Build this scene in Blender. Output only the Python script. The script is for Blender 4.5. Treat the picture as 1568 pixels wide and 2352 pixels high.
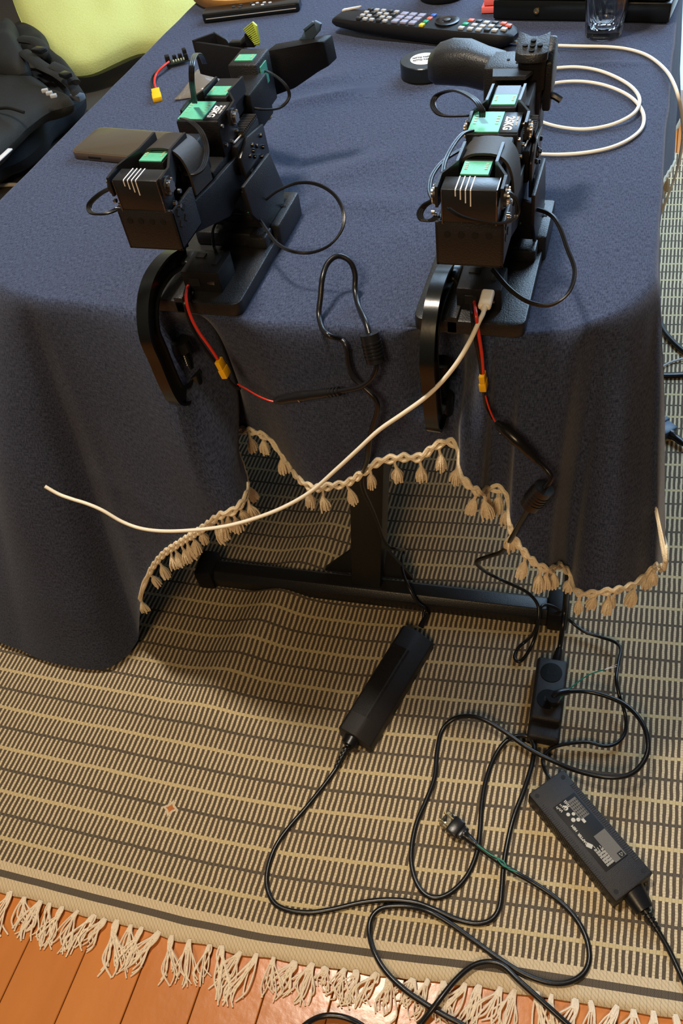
import bpy, bmesh, math, random
from mathutils import Vector, Matrix, noise
random.seed(7)
D = bpy.data
C = bpy.context.scene.collection
for o in list(D.objects):
    D.objects.remove(o)
# ------------------------------------------------------------------ camera
TZ = 0.72                                   # table top height
PITCH, ROLL, YAW, FOC = math.radians(49.1), math.radians(11.0), math.radians(24.5), 1895.0
_cy, _sy = math.cos(YAW), math.sin(YAW)
_hx, _hy = Vector((_cy, _sy, 0)), Vector((-_sy, _cy, 0))
_f = _hy * math.cos(PITCH) - Vector((0, 0, 1)) * math.sin(PITCH)
_d0 = _f.cross(_hx)
_c, _s = math.cos(ROLL), math.sin(ROLL)
AX = _c * _hx + _s * _d0                    # image right
AY = -_s * _hx + _c * _d0                   # image down
CAM = Vector((0.2437, -0.6233, 1.2092))
cam_data = D.cameras.new('camera')
cam = D.objects.new('camera', cam_data)
C.objects.link(cam)
rot = Matrix((AX, -AY, -_f)).transposed()
cam.matrix_world = Matrix.Translation(CAM) @ rot.to_4x4()
cam_data.sensor_fit = 'HORIZONTAL'
cam_data.sensor_width = 36.0
cam_data.lens = FOC / 1568 * 36.0
cam_data.clip_start = 0.02
bpy.context.scene.camera = cam
# ------------------------------------------------------------------ world, light, exposure
sc = bpy.context.scene
sc.view_settings.view_transform = 'Standard'
sc.view_settings.look = 'None'
sc.view_settings.exposure = 0.0
sc.view_settings.gamma = 1.0
sc.view_settings.use_curve_mapping = False
w = D.worlds.new('world')
sc.world = w
w.use_nodes = True
w.node_tree.nodes['Background'].inputs[0].default_value = (0.75, 0.72, 0.75, 1)
w.node_tree.nodes['Background'].inputs[1].default_value = 0.022


def area_light(name, loc, target, size, power, color, size_y=None):
    l = D.lights.new(name, 'AREA')
    l.energy = power
    l.color = color
    l.size = size
    if size_y:
        l.shape = 'RECTANGLE'
        l.size_y = size_y
    else:
        l.shape = 'DISK'
    o = D.objects.new(name, l)
    C.objects.link(o)
    o.location = loc
    o.rotation_euler = (Vector(target) - Vector(loc)).to_track_quat('-Z', 'Y').to_euler()
    return o


area_light('ceiling_lamp_light', (-0.26, 0.06, 2.40), (-0.2, 0.1, 0), 0.22, 40, (1.0, 0.88, 0.72))
area_light('room_lamp_light', (0.10, -1.75, 2.15), (0.0, 0.0, 0.1), 0.55, 24, (1.0, 0.71, 0.40))
area_light('window_daylight', (0.50, 1.84, 1.35), (0.35, 0.7, 0.2), 1.40, 66, (0.50, 0.73, 1.0), 1.5)


# ------------------------------------------------------------------ picture-to-place helpers
def ray(x, y):
    return AX * ((x - 784) / FOC) + AY * ((y - 1176) / FOC) + _f


def W(x, y, z):
    d = ray(x, y)
    return CAM + d * ((z - CAM.z) / d.z)


def WY(x, y, Y):
    d = ray(x, y)
    return CAM + d * ((Y - CAM.y) / d.y)


def WX(x, y, X):
    d = ray(x, y)
    return CAM + d * ((X - CAM.x) / d.x)


# ------------------------------------------------------------------ materials
MATS = {}


def mat(name, col, rough=0.5, metal=0.0, bump=0.0, bscale=200.0, var=0.0, spec=0.5, trans=0.0, ior=1.45, coat=0.0, emit=None, estr=0.0, alpha=1.0):
    if name in MATS:
        return MATS[name]
    m = D.materials.new(name)
    m.use_nodes = True
    nt = m.node_tree
    b = nt.nodes['Principled BSDF']
    b.inputs['Base Color'].default_value = (*col, 1)
    b.inputs['Roughness'].default_value = rough
    b.inputs['Metallic'].default_value = metal
    b.inputs['Specular IOR Level'].default_value = spec
    b.inputs['Transmission Weight'].default_value = trans
    b.inputs['IOR'].default_value = ior
    b.inputs['Coat Weight'].default_value = coat
    b.inputs['Alpha'].default_value = alpha
    if emit:
        b.inputs['Emission Color'].default_value = (*emit, 1)
        b.inputs['Emission Strength'].default_value = estr
    if bump or var:
        tc = nt.nodes.new('ShaderNodeTexCoord')
        n = nt.nodes.new('ShaderNodeTexNoise')
        n.inputs['Scale'].default_value = bscale
        n.inputs['Detail'].default_value = 3
        nt.links.new(tc.outputs['Object'], n.inputs['Vector'])
        if bump:
            bp = nt.nodes.new('ShaderNodeBump')
            bp.inputs['Strength'].default_value = bump
            bp.inputs['Distance'].default_value = 0.001
            nt.links.new(n.outputs['Fac'], bp.inputs['Height'])
            nt.links.new(bp.outputs['Normal'], b.inputs['Normal'])
        if var:
            mx = nt.nodes.new('ShaderNodeMix')
            mx.data_type = 'RGBA'
            mx.inputs[6].default_value = (*[c * (1 - var) for c in col], 1)
            mx.inputs[7].default_value = (*[min(1, c * (1 + var)) for c in col], 1)
            nt.links.new(n.outputs['Fac'], mx.inputs[0])
            nt.links.new(mx.outputs[2], b.inputs['Base Color'])
    MATS[name] = m
    return m


M = dict(
    plastic=mat('black_plastic', (0.008, 0.008, 0.009), 0.46, spec=0.22, bump=0.25, bscale=900, var=0.2),
    satin=mat('black_satin_print', (0.012, 0.012, 0.013), 0.40, bump=0.4, bscale=700, var=0.15),
    cover=mat('charcoal_cover', (0.034, 0.029, 0.025), 0.50, spec=0.22, bump=0.15, bscale=500, var=0.1),
    alu=mat('black_anodised', (0.016, 0.017, 0.019), 0.32, metal=0.1, bump=0.1, bscale=500),
    gloss=mat('black_gloss_paint', (0.007, 0.008, 0.008), 0.22, spec=0.40, bump=0.1, bscale=90),
    rubber=mat('black_rubber_cable', (0.008, 0.008, 0.009), 0.30, bump=0.1, bscale=300),
    housing=mat('adapter_black', (0.012, 0.010, 0.010), 0.45, bump=0.5, bscale=1200, var=0.2),
    label=mat('label_black', (0.004, 0.004, 0.005), 0.55, spec=0.3),
    lprint=mat('label_print', (0.50, 0.47, 0.40), 0.5),
    dprint=mat('label_print_grey', (0.11, 0.10, 0.085), 0.5, var=0.4, bscale=1500),
    pcb=mat('green_circuit_board', (0.10, 0.42, 0.28), 0.38, var=0.2, bscale=600),
    solder=mat('solder_pad', (0.55, 0.62, 0.45), 0.35, metal=0.3),
    white=mat('white_print', (0.75, 0.75, 0.75), 0.5),
    red=mat('red_wire', (0.62, 0.035, 0.02), 0.35, bump=0.1),
    yellow=mat('yellow_connector', (0.85, 0.47, 0.01), 0.4, bump=0.1),
    ycable=mat('white_cable', (0.80, 0.75, 0.63), 0.42, bump=0.1),
    steel=mat('steel_screw', (0.42, 0.40, 0.38), 0.28, metal=1.0),
    cream=mat('cream_cotton', (0.78, 0.66, 0.47), 0.9, bump=0.8, bscale=500, var=0.3),
    fringe=mat('fringe_cotton', (0.80, 0.68, 0.52), 0.9, bump=0.5, bscale=600, var=0.25),
    lime=mat('lime_rubber', (0.42, 0.55, 0.08), 0.5),
    navyprint=mat('slate_blue_print', (0.06, 0.10, 0.16), 0.4, bump=0.2),
    green=mat('green_wire', (0.01, 0.20, 0.13), 0.4),
    copper=mat('bare_copper', (0.75, 0.58, 0.42), 0.35, metal=0.8),
    brass=mat('brass', (0.60, 0.45, 0.22), 0.3, metal=1.0),
    tablemetal=mat('black_powder_coat', (0.012, 0.012, 0.013), 0.35, bump=0.3, bscale=700),
    wood=mat('table_board', (0.22, 0.13, 0.07), 0.5, bump=0.2, bscale=30, var=0.2),
    sofa=mat('sofa_brown_fabric', (0.060, 0.050, 0.036), 0.95, bump=1.0, bscale=350, var=0.35),
    bag=mat('backpack_black_nylon', (0.013, 0.014, 0.013), 0.72, bump=0.8, bscale=600, var=0.3),
    mesh=mat('backpack_blue_black_pad', (0.008, 0.012, 0.018), 0.8, bump=0.8, bscale=900, var=0.3),
    hole=mat('dark_recess', (0.002, 0.002, 0.002), 0.8),
    glass=mat('clear_glass', (0.93, 0.94, 0.95), 0.04, trans=1.0, ior=1.45),
    film=mat('clear_plastic_film', (0.55, 0.52, 0.48), 0.15, trans=0.75, ior=1.3),
    phoneback=mat('phone_frosted_back', (0.085, 0.070, 0.050), 0.26, metal=0.2, var=0.05, bscale=200),
    phoneside=mat('phone_case_bumper', (0.10, 0.070, 0.045), 0.18, trans=0.2, coat=0.5),
    tape=mat('black_tape', (0.010, 0.012, 0.013), 0.28, bump=0.2),
    wine=mat('jar_dark_red', (0.06, 0.006, 0.010), 0.25, coat=0.5),
    paper=mat('white_paper_label', (0.70, 0.68, 0.65), 0.6),
    pink=mat('pink_sticky_note', (0.85, 0.16, 0.15), 0.7),
    bamboo=mat('bamboo_rim', (0.55, 0.28, 0.08), 0.4, var=0.25, bscale=60),
    wall=mat('pale_wall', (0.70, 0.74, 0.78), 0.7, bump=0.2, bscale=60),
    frame=mat('window_frame_white', (0.72, 0.76, 0.80), 0.4),
    key=mat('grey_key', (0.42, 0.42, 0.42), 0.5), keyb=mat('dark_key', (0.03, 0.03, 0.03), 0.4),
    keyv=mat('lavender_grey_key', (0.28, 0.28, 0.38), 0.5),
    blue=mat('blue_key', (0.04, 0.12, 0.45), 0.4), gkey=mat('green_key', (0.02, 0.30, 0.16), 0.4),
    rkey=mat('red_key', (0.65, 0.13, 0.08), 0.4), ykey=mat('yellow_key', (0.8, 0.6, 0.02), 0.4),
)


def node(nt, typ, **kw):
    n = nt.nodes.new(typ)
    for k, v in kw.items():
        setattr(n, k, v)
    return n


def math_(nt, op, a, b=None, c=None):
    n = node(nt, 'ShaderNodeMath', operation=op)
    for i, v in enumerate((a, b, c)):
        if v is None:
            continue
        if isinstance(v, (int, float)):
            n.inputs[i].default_value = v
        else:
            nt.links.new(v, n.inputs[i])
    return n.outputs[0]


def mixc(nt, f, a, b):
    n = node(nt, 'ShaderNodeMix', data_type='RGBA')
    for i, v in ((0, f), (6, a), (7, b)):
        if isinstance(v, tuple):
            n.inputs[i].default_value = (*v, 1)
        elif isinstance(v, (int, float)):
            n.inputs[i].default_value = v
        else:
            nt.links.new(v, n.inputs[i])
    return n.outputs[2]


def cloth_material():
    m = D.materials.new('navy_linen_cloth')
    m.use_nodes = True
    nt = m.node_tree
    b = nt.nodes['Principled BSDF']
    uv = node(nt, 'ShaderNodeUVMap')
    mp = node(nt, 'ShaderNodeMapping')
    mp.inputs['Scale'].default_value = (2000, 330, 1)
    nt.links.new(uv.outputs[0], mp.inputs[0])
    n1 = node(nt, 'ShaderNodeTexNoise')
    n1.inputs['Scale'].default_value = 0.6
    n1.inputs['Detail'].default_value = 3
    nt.links.new(mp.outputs[0], n1.inputs[0])
    mp2 = node(nt, 'ShaderNodeMapping')
    mp2.inputs['Scale'].default_value = (220, 900, 1)
    nt.links.new(uv.outputs[0], mp2.inputs[0])
    n2 = node(nt, 'ShaderNodeTexNoise')
    n2.inputs['Scale'].default_value = 0.8
    nt.links.new(mp2.outputs[0], n2.inputs[0])
    s = math_(nt, 'ADD', math_(nt, 'MULTIPLY', n1.outputs['Fac'], 0.65), math_(nt, 'MULTIPLY', n2.outputs['Fac'], 0.35))
    f = math_(nt, 'MULTIPLY_ADD', s, 4.2, -1.6)
    n3 = node(nt, 'ShaderNodeClamp')
    nt.links.new(f, n3.inputs[0])
    col = mixc(nt, n3.outputs[0], (0.011, 0.017, 0.042), (0.056, 0.072, 0.128))
    nt.links.new(col, b.inputs['Base Color'])
    b.inputs['Roughness'].default_value = 0.9
    b.inputs['Specular IOR Level'].default_value = 0.15
    b.inputs['Sheen Weight'].default_value = 0.12
    bp = node(nt, 'ShaderNodeBump')
    bp.inputs['Strength'].default_value = 0.5
    bp.inputs['Distance'].default_value = 0.0006
    nt.links.new(s, bp.inputs['Height'])
    nt.links.new(bp.outputs[0], b.inputs['Normal'])
    return m


M['cloth'] = cloth_material()
RUGY = -0.252        # v of one pale stripe
RUGP = 0.0665        # stripe spacing
RIB = 0.0082


def rug_material():
    m = D.materials.new('woven_rug')
    m.use_nodes = True
    nt = m.node_tree
    b = nt.nodes['Principled BSDF']
    uv = node(nt, 'ShaderNodeUVMap')
    sp = node(nt, 'ShaderNodeSeparateXYZ')
    nt.links.new(uv.outputs[0], sp.inputs[0])
    nz = node(nt, 'ShaderNodeTexNoise')
    nz.inputs['Scale'].default_value = 60
    nt.links.new(uv.outputs[0], nz.inputs[0])
    wob = math_(nt, 'MULTIPLY_ADD', nz.outputs['Fac'], 0.0024, -0.0012)
    u = math_(nt, 'ADD', sp.outputs[0], wob)
    v = math_(nt, 'ADD', sp.outputs[1], wob)
    # ribs
    fr = math_(nt, 'FRACT', math_(nt, 'DIVIDE', u, RIB))
    tri = math_(nt, 'ABSOLUTE', math_(nt, 'SUBTRACT', fr, 0.5))            # 0 at rib centre, .5 between
    mr = node(nt, 'ShaderNodeMapRange', interpolation_type='SMOOTHSTEP')
    mr.inputs[1].default_value = 0.19
    mr.inputs[2].default_value = 0.27
    nt.links.new(tri, mr.inputs[0])
    ribf = mr.outputs[0]                                                # 1 = dark gap
    # thread crossings along the ribs
    th = math_(nt, 'ABSOLUTE', math_(nt, 'SUBTRACT', math_(nt, 'FRACT', math_(nt, 'DIVIDE', v, 0.0040)), 0.5))
    n2 = node(nt, 'ShaderNodeTexNoise')
    n2.inputs['Scale'].default_value = 700
    nt.links.new(uv.outputs[0], n2.inputs[0])
    light = mixc(nt, n2.outputs['Fac'], (0.40, 0.325, 0.20), (0.86, 0.70, 0.46))
    dark = mixc(nt, n2.outputs['Fac'], (0.042, 0.030, 0.020), (0.150, 0.115, 0.078))
    base = mixc(nt, ribf, light, dark)
    base = mixc(nt, math_(nt, 'MULTIPLY', math_(nt, 'GREATER_THAN', th, 0.36), 0.35), base, (0.14, 0.11, 0.075))
    # stripes
    ph = math_(nt, 'FRACT', math_(nt, 'DIVIDE', math_(nt, 'SUBTRACT', v, RUGY - 0.5 * RUGP - 20 * RUGP), RUGP))
    dp = math_(nt, 'ABSOLUTE', math_(nt, 'SUBTRACT', ph, 0.5))            # 0 at pale stripe
    pale = math_(nt, 'LESS_THAN', dp, 0.040)
    dk = math_(nt, 'GREATER_THAN', dp, 0.467)
    base = mixc(nt, pale, base, mixc(nt, n2.outputs['Fac'], (0.42, 0.33, 0.17), (0.66, 0.53, 0.30)))
    dash = math_(nt, 'LESS_THAN', math_(nt, 'FRACT', math_(nt, 'DIVIDE', math_(nt, 'ADD', u, math_(nt, 'MULTIPLY', v, 0.6)), 0.0022)), 0.35)
    base = mixc(nt, dk, base, mixc(nt, dash, (0.075, 0.060, 0.045), (0.17, 0.14, 0.10)))
    # front border: pale band, dark band, pale diagonal band
    vb = sp.outputs[1]
    def band(a, c_):
        return math_(nt, 'MULTIPLY', math_(nt, 'GREATER_THAN', vb, a), math_(nt, 'LESS_THAN', vb, c_))
    diag = math_(nt, 'FRACT', math_(nt, 'DIVIDE', math_(nt, 'ADD', sp.outputs[0], math_(nt, 'MULTIPLY', vb, 1.0)), 0.006))
    pb = mixc(nt, math_(nt, 'LESS_THAN', diag, 0.3), (0.62, 0.50, 0.33), (0.50, 0.40, 0.25))
    base = mixc(nt, band(-0.60, -0.4155), base, pb)
    base = mixc(nt, band(-0.437, -0.4275), base, mixc(nt, dash, (0.085, 0.068, 0.050), (0.15, 0.12, 0.09)))
    # worn hole with the orange boards showing
    hp = W(391, 1856, 0)
    du = math_(nt, 'ABSOLUTE', math_(nt, 'SUBTRACT', u, hp.x))
    hv = hp.y - rug_g(hp.x)
    dv = math_(nt, 'ABSOLUTE', math_(nt, 'SUBTRACT', v, hv))
    q = math_(nt, 'ADD', math_(nt, 'POWER', du, 0.7), math_(nt, 'POWER', dv, 0.7))
    base = mixc(nt, math_(nt, 'LESS_THAN', q, 0.052), base, (0.60, 0.50, 0.36))
    base = mixc(nt, math_(nt, 'LESS_THAN', q, 0.034), base, (0.45, 0.16, 0.05))
    nt.links.new(base, b.inputs['Base Color'])
    b.inputs['Roughness'].default_value = 0.92
    b.inputs['Specular IOR Level'].default_value = 0.2
    bp = node(nt, 'ShaderNodeBump')
    bp.inputs['Strength'].default_value = 0.7
    bp.inputs['Distance'].default_value = 0.0012
    hgt = math_(nt, 'ADD', math_(nt, 'MULTIPLY', ribf, -0.8), math_(nt, 'MULTIPLY', n2.outputs['Fac'], 0.4))
    nt.links.new(hgt, bp.inputs['Height'])
    nt.links.new(bp.outputs[0], b.inputs['Normal'])
    return m


def plank_material():
    m = D.materials.new('orange_painted_boards')
    m.use_nodes = True
    nt = m.node_tree
    b = nt.nodes['Principled BSDF']
    tc = node(nt, 'ShaderNodeTexCoord')
    mp = node(nt, 'ShaderNodeMapping')
    mp.inputs['Scale'].default_value = (12, 2, 3)
    nt.links.new(tc.outputs['Object'], mp.inputs[0])
    n1 = node(nt, 'ShaderNodeTexNoise')
    n1.inputs['Scale'].default_value = 2.5
    n1.inputs['Detail'].default_value = 6
    nt.links.new(mp.outputs[0], n1.inputs[0])
    oi = node(nt, 'ShaderNodeObjectInfo')
    f = math_(nt, 'ADD', math_(nt, 'MULTIPLY', n1.outputs['Fac'], 0.7), math_(nt, 'MULTIPLY', oi.outputs['Random'], 0.3))
    nt.links.new(mixc(nt, f, (0.46, 0.155, 0.033), (0.66, 0.252, 0.066)), b.inputs['Base Color'])
    b.inputs['Roughness'].default_value = 0.27
    b.inputs['Specular IOR Level'].default_value = 0.55
    bp = node(nt, 'ShaderNodeBump')
    bp.inputs['Strength'].default_value = 0.35
    bp.inputs['Distance'].default_value = 0.002
    n2 = node(nt, 'ShaderNodeTexNoise')
    n2.inputs['Scale'].default_value = 40
    n2.inputs['Detail'].default_value = 4
    nt.links.new(tc.outputs['Object'], n2.inputs[0])
    nt.links.new(n2.outputs['Fac'], bp.inputs['Height'])
    nt.links.new(bp.outputs[0], b.inputs['Normal'])
    return m


def pillow_material():
    m = mat('lime_green_pillow', (0.66, 0.74, 0.27), 0.9, bump=0.6, bscale=300, var=0.10)
    return m


# ------------------------------------------------------------------ mesh helpers
class MB:
    """collects shapes and links them as one mesh object"""

    def __init__(self):
        self.bm = bmesh.new()

    def _add(self, verts, faces, mtx=None):
        vs = [self.bm.verts.new(mtx @ Vector(v) if mtx else Vector(v)) for v in verts]
        out = []
        for f in faces:
            try:
                out.append(self.bm.faces.new([vs[i] for i in f]))
            except ValueError:
                pass
        return vs, out

    def box(self, c, s, bev=0.0, rot=None, seg=2, mtx=None):
        x, y, z = s[0] / 2, s[1] / 2, s[2] / 2
        v = [(-x, -y, -z), (x, -y, -z), (x, y, -z), (-x, y, -z), (-x, -y, z), (x, -y, z), (x, y, z), (-x, y, z)]
        f = [(0, 3, 2, 1), (4, 5, 6, 7), (0, 1, 5, 4), (1, 2, 6, 5), (2, 3, 7, 6), (3, 0, 4, 7)]
        mm = Matrix.Translation(c)
        if rot:
            from mathutils import Euler
            mm = mm @ Euler(rot).to_matrix().to_4x4()
        if mtx:
            mm = mtx @ mm
        vs, fs = self._add(v, f, mm)
        if bev > 0:
            ed = list({e for fa in fs for e in fa.edges})
            bmesh.ops.bevel(self.bm, geom=ed, offset=min(bev, min(s) * 0.45), segments=seg, affect='EDGES', profile=0.5)
        return self

    def box2(self, a, b, bev=0.0, seg=2):
        c = [(a[i] + b[i]) / 2 for i in range(3)]
        s = [abs(a[i] - b[i]) for i in range(3)]
        return self.box(c, s, bev, seg=seg)

    def prism(self, poly, vec, bev=0.0):
        n = len(poly)
        vec = Vector(vec)
        v = [Vector(p) for p in poly] + [Vector(p) + vec for p in poly]
        f = [tuple(range(n))[::-1], tuple(range(n, 2 * n))] + [(i, (i + 1) % n, n + (i + 1) % n, n + i) for i in range(n)]
        vs, fs = self._add(v, f)
        bmesh.ops.recalc_face_normals(self.bm, faces=fs)
        if bev > 0:
            ed = list({e for fa in fs for e in fa.edges})
            bmesh.ops.bevel(self.bm, geom=ed, offset=bev, segments=2, affect='EDGES', profile=0.5)
        return self

    def cyl(self, a, b, r, n=20, r2=None, cap=True):
        a, b = Vector(a), Vector(b)
        r2 = r if r2 is None else r2
        q = (b - a).to_track_quat('Z', 'Y')
        v = []
        for p, rr in ((a, r), (b, r2)):
            for i in range(n):
                t = 2 * math.pi * i / n
                v.append(p + q @ Vector((rr * math.cos(t), rr * math.sin(t), 0)))
        f = [(i, (i + 1) % n, n + (i + 1) % n, n + i) for i in range(n)]
        if cap:
            f += [tuple(range(n))[::-1], tuple(range(n, 2 * n))]
        self._add(v, f)
        return self

    def lathe(self, prof, c=(0, 0, 0), n=40, flute=0.0, nf=10, fz=None):
        c = Vector(c)
        v = []
        for (r, z) in prof:
            for i in range(n):
                t = 2 * math.pi * i / n
                rr = r
                if flute and (fz is None or fz(z)):
                    rr = r * (1 + flute * (abs(math.cos(nf * t / 2)) - 0.5))
                v.append(c + Vector((rr * math.cos(t), rr * math.sin(t), z)))
        k = len(prof)
        f = [(j * n + i, j * n + (i + 1) % n, (j + 1) * n + (i + 1) % n, (j + 1) * n + i) for j in range(k - 1) for i in range(n)]
        f += [tuple(range(n))[::-1], tuple(range((k - 1) * n, k * n))]
        self._add(v, f)
        return self

    def tube(self, pts, r, n=10, sub=6, flat=None, cap=True, radii=None):
        pts = spline(pts, sub) if sub > 1 else [Vector(p) for p in pts]
        m = len(pts)
        up = None
        rings = []
        for i, p in enumerate(pts):
            t = (pts[min(i + 1, m - 1)] - pts[max(i - 1, 0)])
            if t.length < 1e-9:
                t = Vector((0, 0, 1))
            t.normalize()
            if up is None:
                up = Vector((0, 0, 1)) if abs(t.z) < 0.9 else Vector((1, 0, 0))
            side = t.cross(up)
            if side.length < 1e-6:
                side = t.orthogonal()
            side.normalize()
            up = side.cross(t).normalized()
            rr = r if radii is None else radii[min(len(radii) - 1, int(i * len(radii) / m))]
            a, b_ = (rr, rr) if not flat else (rr * flat, rr)
            rings.append([p + side * (a * math.cos(2 * math.pi * k / n)) + up * (b_ * math.sin(2 * math.pi * k / n)) for k in range(n)])
        v = [q for ring in rings for q in ring]
        f = [(j * n + i, j * n + (i + 1) % n, (j + 1) * n + (i + 1) % n, (j + 1) * n + i) for j in range(m - 1) for i in range(n)]
        if cap:
            f += [tuple(range(n))[::-1], tuple(range((m - 1) * n, m * n))]
        self._add(v, f)
        return self

    def build(self, name, m, parent=None, smooth=True, world=False, angle=40):
        bm = self.bm
        if world and parent is not None:
            bmesh.ops.translate(bm, verts=bm.verts, vec=-root_loc(parent))
        bmesh.ops.recalc_face_normals(bm, faces=bm.faces)
        if smooth:
            for f in bm.faces:
                f.smooth = True
            ang = math.radians(angle)
            for e in bm.edges:
                if len(e.link_faces) == 2 and e.calc_face_angle(0) > ang:
                    e.smooth = False
        me = D.meshes.new(name)
        bm.to_mesh(me)
        bm.free()
        me.materials.append(m)
        o = D.objects.new(name, me)
        C.objects.link(o)
        if parent is not None:
            o.parent = parent
        return o


def root_loc(o):
    v = Vector((0, 0, 0))
    while o is not None:
        v += o.location
        o = o.parent
    return v


def spline(pts, sub):
    pts = [Vector(p) for p in pts]
    out = []
    n = len(pts)
    for i in range(n - 1):
        p0 = pts[max(i - 1, 0)]
        p1, p2 = pts[i], pts[i + 1]
        p3 = pts[min(i + 2, n - 1)]
        for k in range(sub):
            t = k / sub
            out.append(0.5 * ((2 * p1) + (p2 - p0) * t + (2 * p0 - 5 * p1 + 4 * p2 - p3) * t * t + (3 * p1 - p0 - 3 * p2 + p3) * t ** 3))
    out.append(pts[-1])
    return out


def tag(o, label=None, cat=None, group=None, kind=None):
    for k, v in (('label', label), ('category', cat), ('group', group), ('kind', kind)):
        if v:
            o[k] = v
    return o


def thing(name, label, cat, loc=(0, 0, 0), rz=0.0, group=None):
    o = D.objects.new(name, None)
    o.empty_display_size = 0.05
    C.objects.link(o)
    o.location = loc
    o.rotation_euler = (0, 0, rz)
    return tag(o, label, cat, group)


def text_part(body, size, m, parent, loc, rot=(0, 0, 0), name='lettering', sx=1.0, bold=0.0):
    cu = D.curves.new('text', 'FONT')
    cu.body = body
    cu.size = size
    cu.extrude = 0.00015
    cu.offset = bold
    cu.align_x = 'CENTER'
    cu.align_y = 'CENTER'
    cu.resolution_u = 2
    t = D.objects.new('text', cu)
    C.objects.link(t)
    bpy.context.view_layer.update()
    me = D.meshes.new_from_object(t.evaluated_get(bpy.context.evaluated_depsgraph_get()))
    D.objects.remove(t)
    me.materials.clear()
    me.materials.append(m)
    o = D.objects.new(name, me)
    C.objects.link(o)
    o.parent = parent
    o.location = loc
    o.rotation_euler = rot
    o.scale = (sx, 1, 1)
    return o


def F(pts, z=0.0):
    """floor path: pixel pairs (optionally with own height)"""
    return [W(p[0], p[1], p[2] if len(p) > 2 else z) for p in pts]


# ------------------------------------------------------------------ the room
def rug_g(x):
    xs = [(-2.5, -0.03), (-0.62, -0.008), (-0.33, 0.0), (-0.2, 0.004), (-0.08, 0.012), (0.1, 0.036), (0.25, 0.058), (0.45, 0.080), (1.3, 0.14)]
    for (a, ya), (b, yb) in zip(xs, xs[1:]):
        if x <= b:
            t = (x - a) / (b - a)
            return ya + (yb - ya) * t
    return xs[-1][1]


PM = plank_material()
floor = MB().box2((-2.6, -1.4, -0.06), (2.2, 3.0, -0.0275)).build('floor', M['wood'])
floor['kind'] = 'structure'
k0 = -30
pl = MB().box((0, 0, 0), (0.0863, 4.2, 0.022), 0.0012, seg=1).build('floor_plank', PM, floor)
pl.location = (0.2 + (k0 + 0.5) * 0.0875, 0.75, -0.0165)
for k in range(k0 + 1, 22):
    c = pl.copy()
    C.objects.link(c)
    c.location = (0.2 + (k + 0.5) * 0.0875, 0.75 + random.uniform(-.0, .0), -0.0165 + random.uniform(-0.0003, 0.0003))

wb = MB().box2((-2.6, 1.93, 0), (-0.4, 2.03, 2.5)).box2((1.30, 1.93, 0), (2.2, 2.03, 2.5)).box2((-0.4, 1.93, 2.25), (1.30, 2.03, 2.5)).build('wall_back', M['wall'])
wb['kind'] = 'structure'
wl = MB().box2((-2.7, -1.4, 0), (-2.6, 2.03, 2.5)).build('wall_left', M['wall'])
wl['kind'] = 'structure'
bb = MB().box2((-2.6, 1.915, 0), (-0.4, 1.93, 0.08), 0.003).build('baseboard_back', M['frame'])
bb['kind'] = 'structure'
win = thing('window_1', None, None, (0.45, 1.97, 0))
win['kind'] = 'structure'
wf = MB()
for x0, x1, z0, z1 in ((-.85, -.79, 0, 2.25), (.79, .85, 0, 2.25), (-.03, .03, 0, 2.25), (-.85, .85, 0, .09), (-.85, .85, 2.17, 2.25), (-.85, .85, .50, .55)):
    wf.box2((x0, -0.03, z0), (x1, 0.03, z1), 0.004)
wf.build('window_frame', M['frame'], win)
MB().box2((-.80, 0.0, .08), (.80, .006, 2.18)).build('window_pane', mat('daylit_pane', (0.6, 0.75, 0.9), 0.1, emit=(0.42, 0.66, 0.86), estr=1.25), win)

# ------------------------------------------------------------------ rug
rug = thing('rug', 'beige and brown ribbed woven rug with pale and dark stripes on the orange floor', 'rug', (0, 0, 0))


def rug_z(x, y):
    z = 0.0
    z += 0.024 * math.exp(-((x + 0.27 - 0.25 * y) / 0.045) ** 2) * (1 / (1 + math.exp(-(y + 0.14) / 0.04))) * math.exp(-((y - .1) / .35) ** 2)
    z += 0.004 * math.exp(-((x + 0.42) / 0.05) ** 2) * math.exp(-((y + 0.2) / 0.10) ** 2)
    z += 0.0022 * (noise.noise(Vector((x * 7, y * 5, 0))) + 0.3)
    return z + 0.0


rb = bmesh.new()
uvl = rb.loops.layers.uv.new('UVMap')
us = [-1.6 + i * 0.0125 for i in range(int(2.8 / 0.0125) + 1)]
vs_ = [-0.457 + j * 0.0125 for j in range(int(2.14 / 0.0125) + 1)]
grid = []
for v in vs_:
    row = []
    for u in us:
        y = v + rug_g(u)
        e = 0.004 * noise.noise(Vector((u * 22, 3.1, 0))) * math.exp(-(v + 0.457) / 0.01)
        row.append(rb.verts.new((u, y + e, rug_z(u, y) * (1 - math.exp(-(v + 0.457) / 0.03)))))
    grid.append(row)
for j in range(len(vs_) - 1):
    for i in range(len(us) - 1):
        f = rb.faces.new((grid[j][i], grid[j][i + 1], grid[j + 1][i + 1], grid[j + 1][i]))
        f.smooth = True
        for l, (a, b_) in zip(f.loops, ((i, j), (i + 1, j), (i + 1, j + 1), (i, j + 1))):
            l[uvl].uv = (us[a], vs_[b_])
me = D.meshes.new('woven_field')
rb.to_mesh(me)
rb.free()
RM = rug_material()
me.materials.append(RM)
ro = D.objects.new('woven_field', me)
C.objects.link(ro)
ro.parent = rug
md = ro.modifiers.new('thick', 'SOLIDIFY')
md.thickness = 0.004
md.offset = -1
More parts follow.
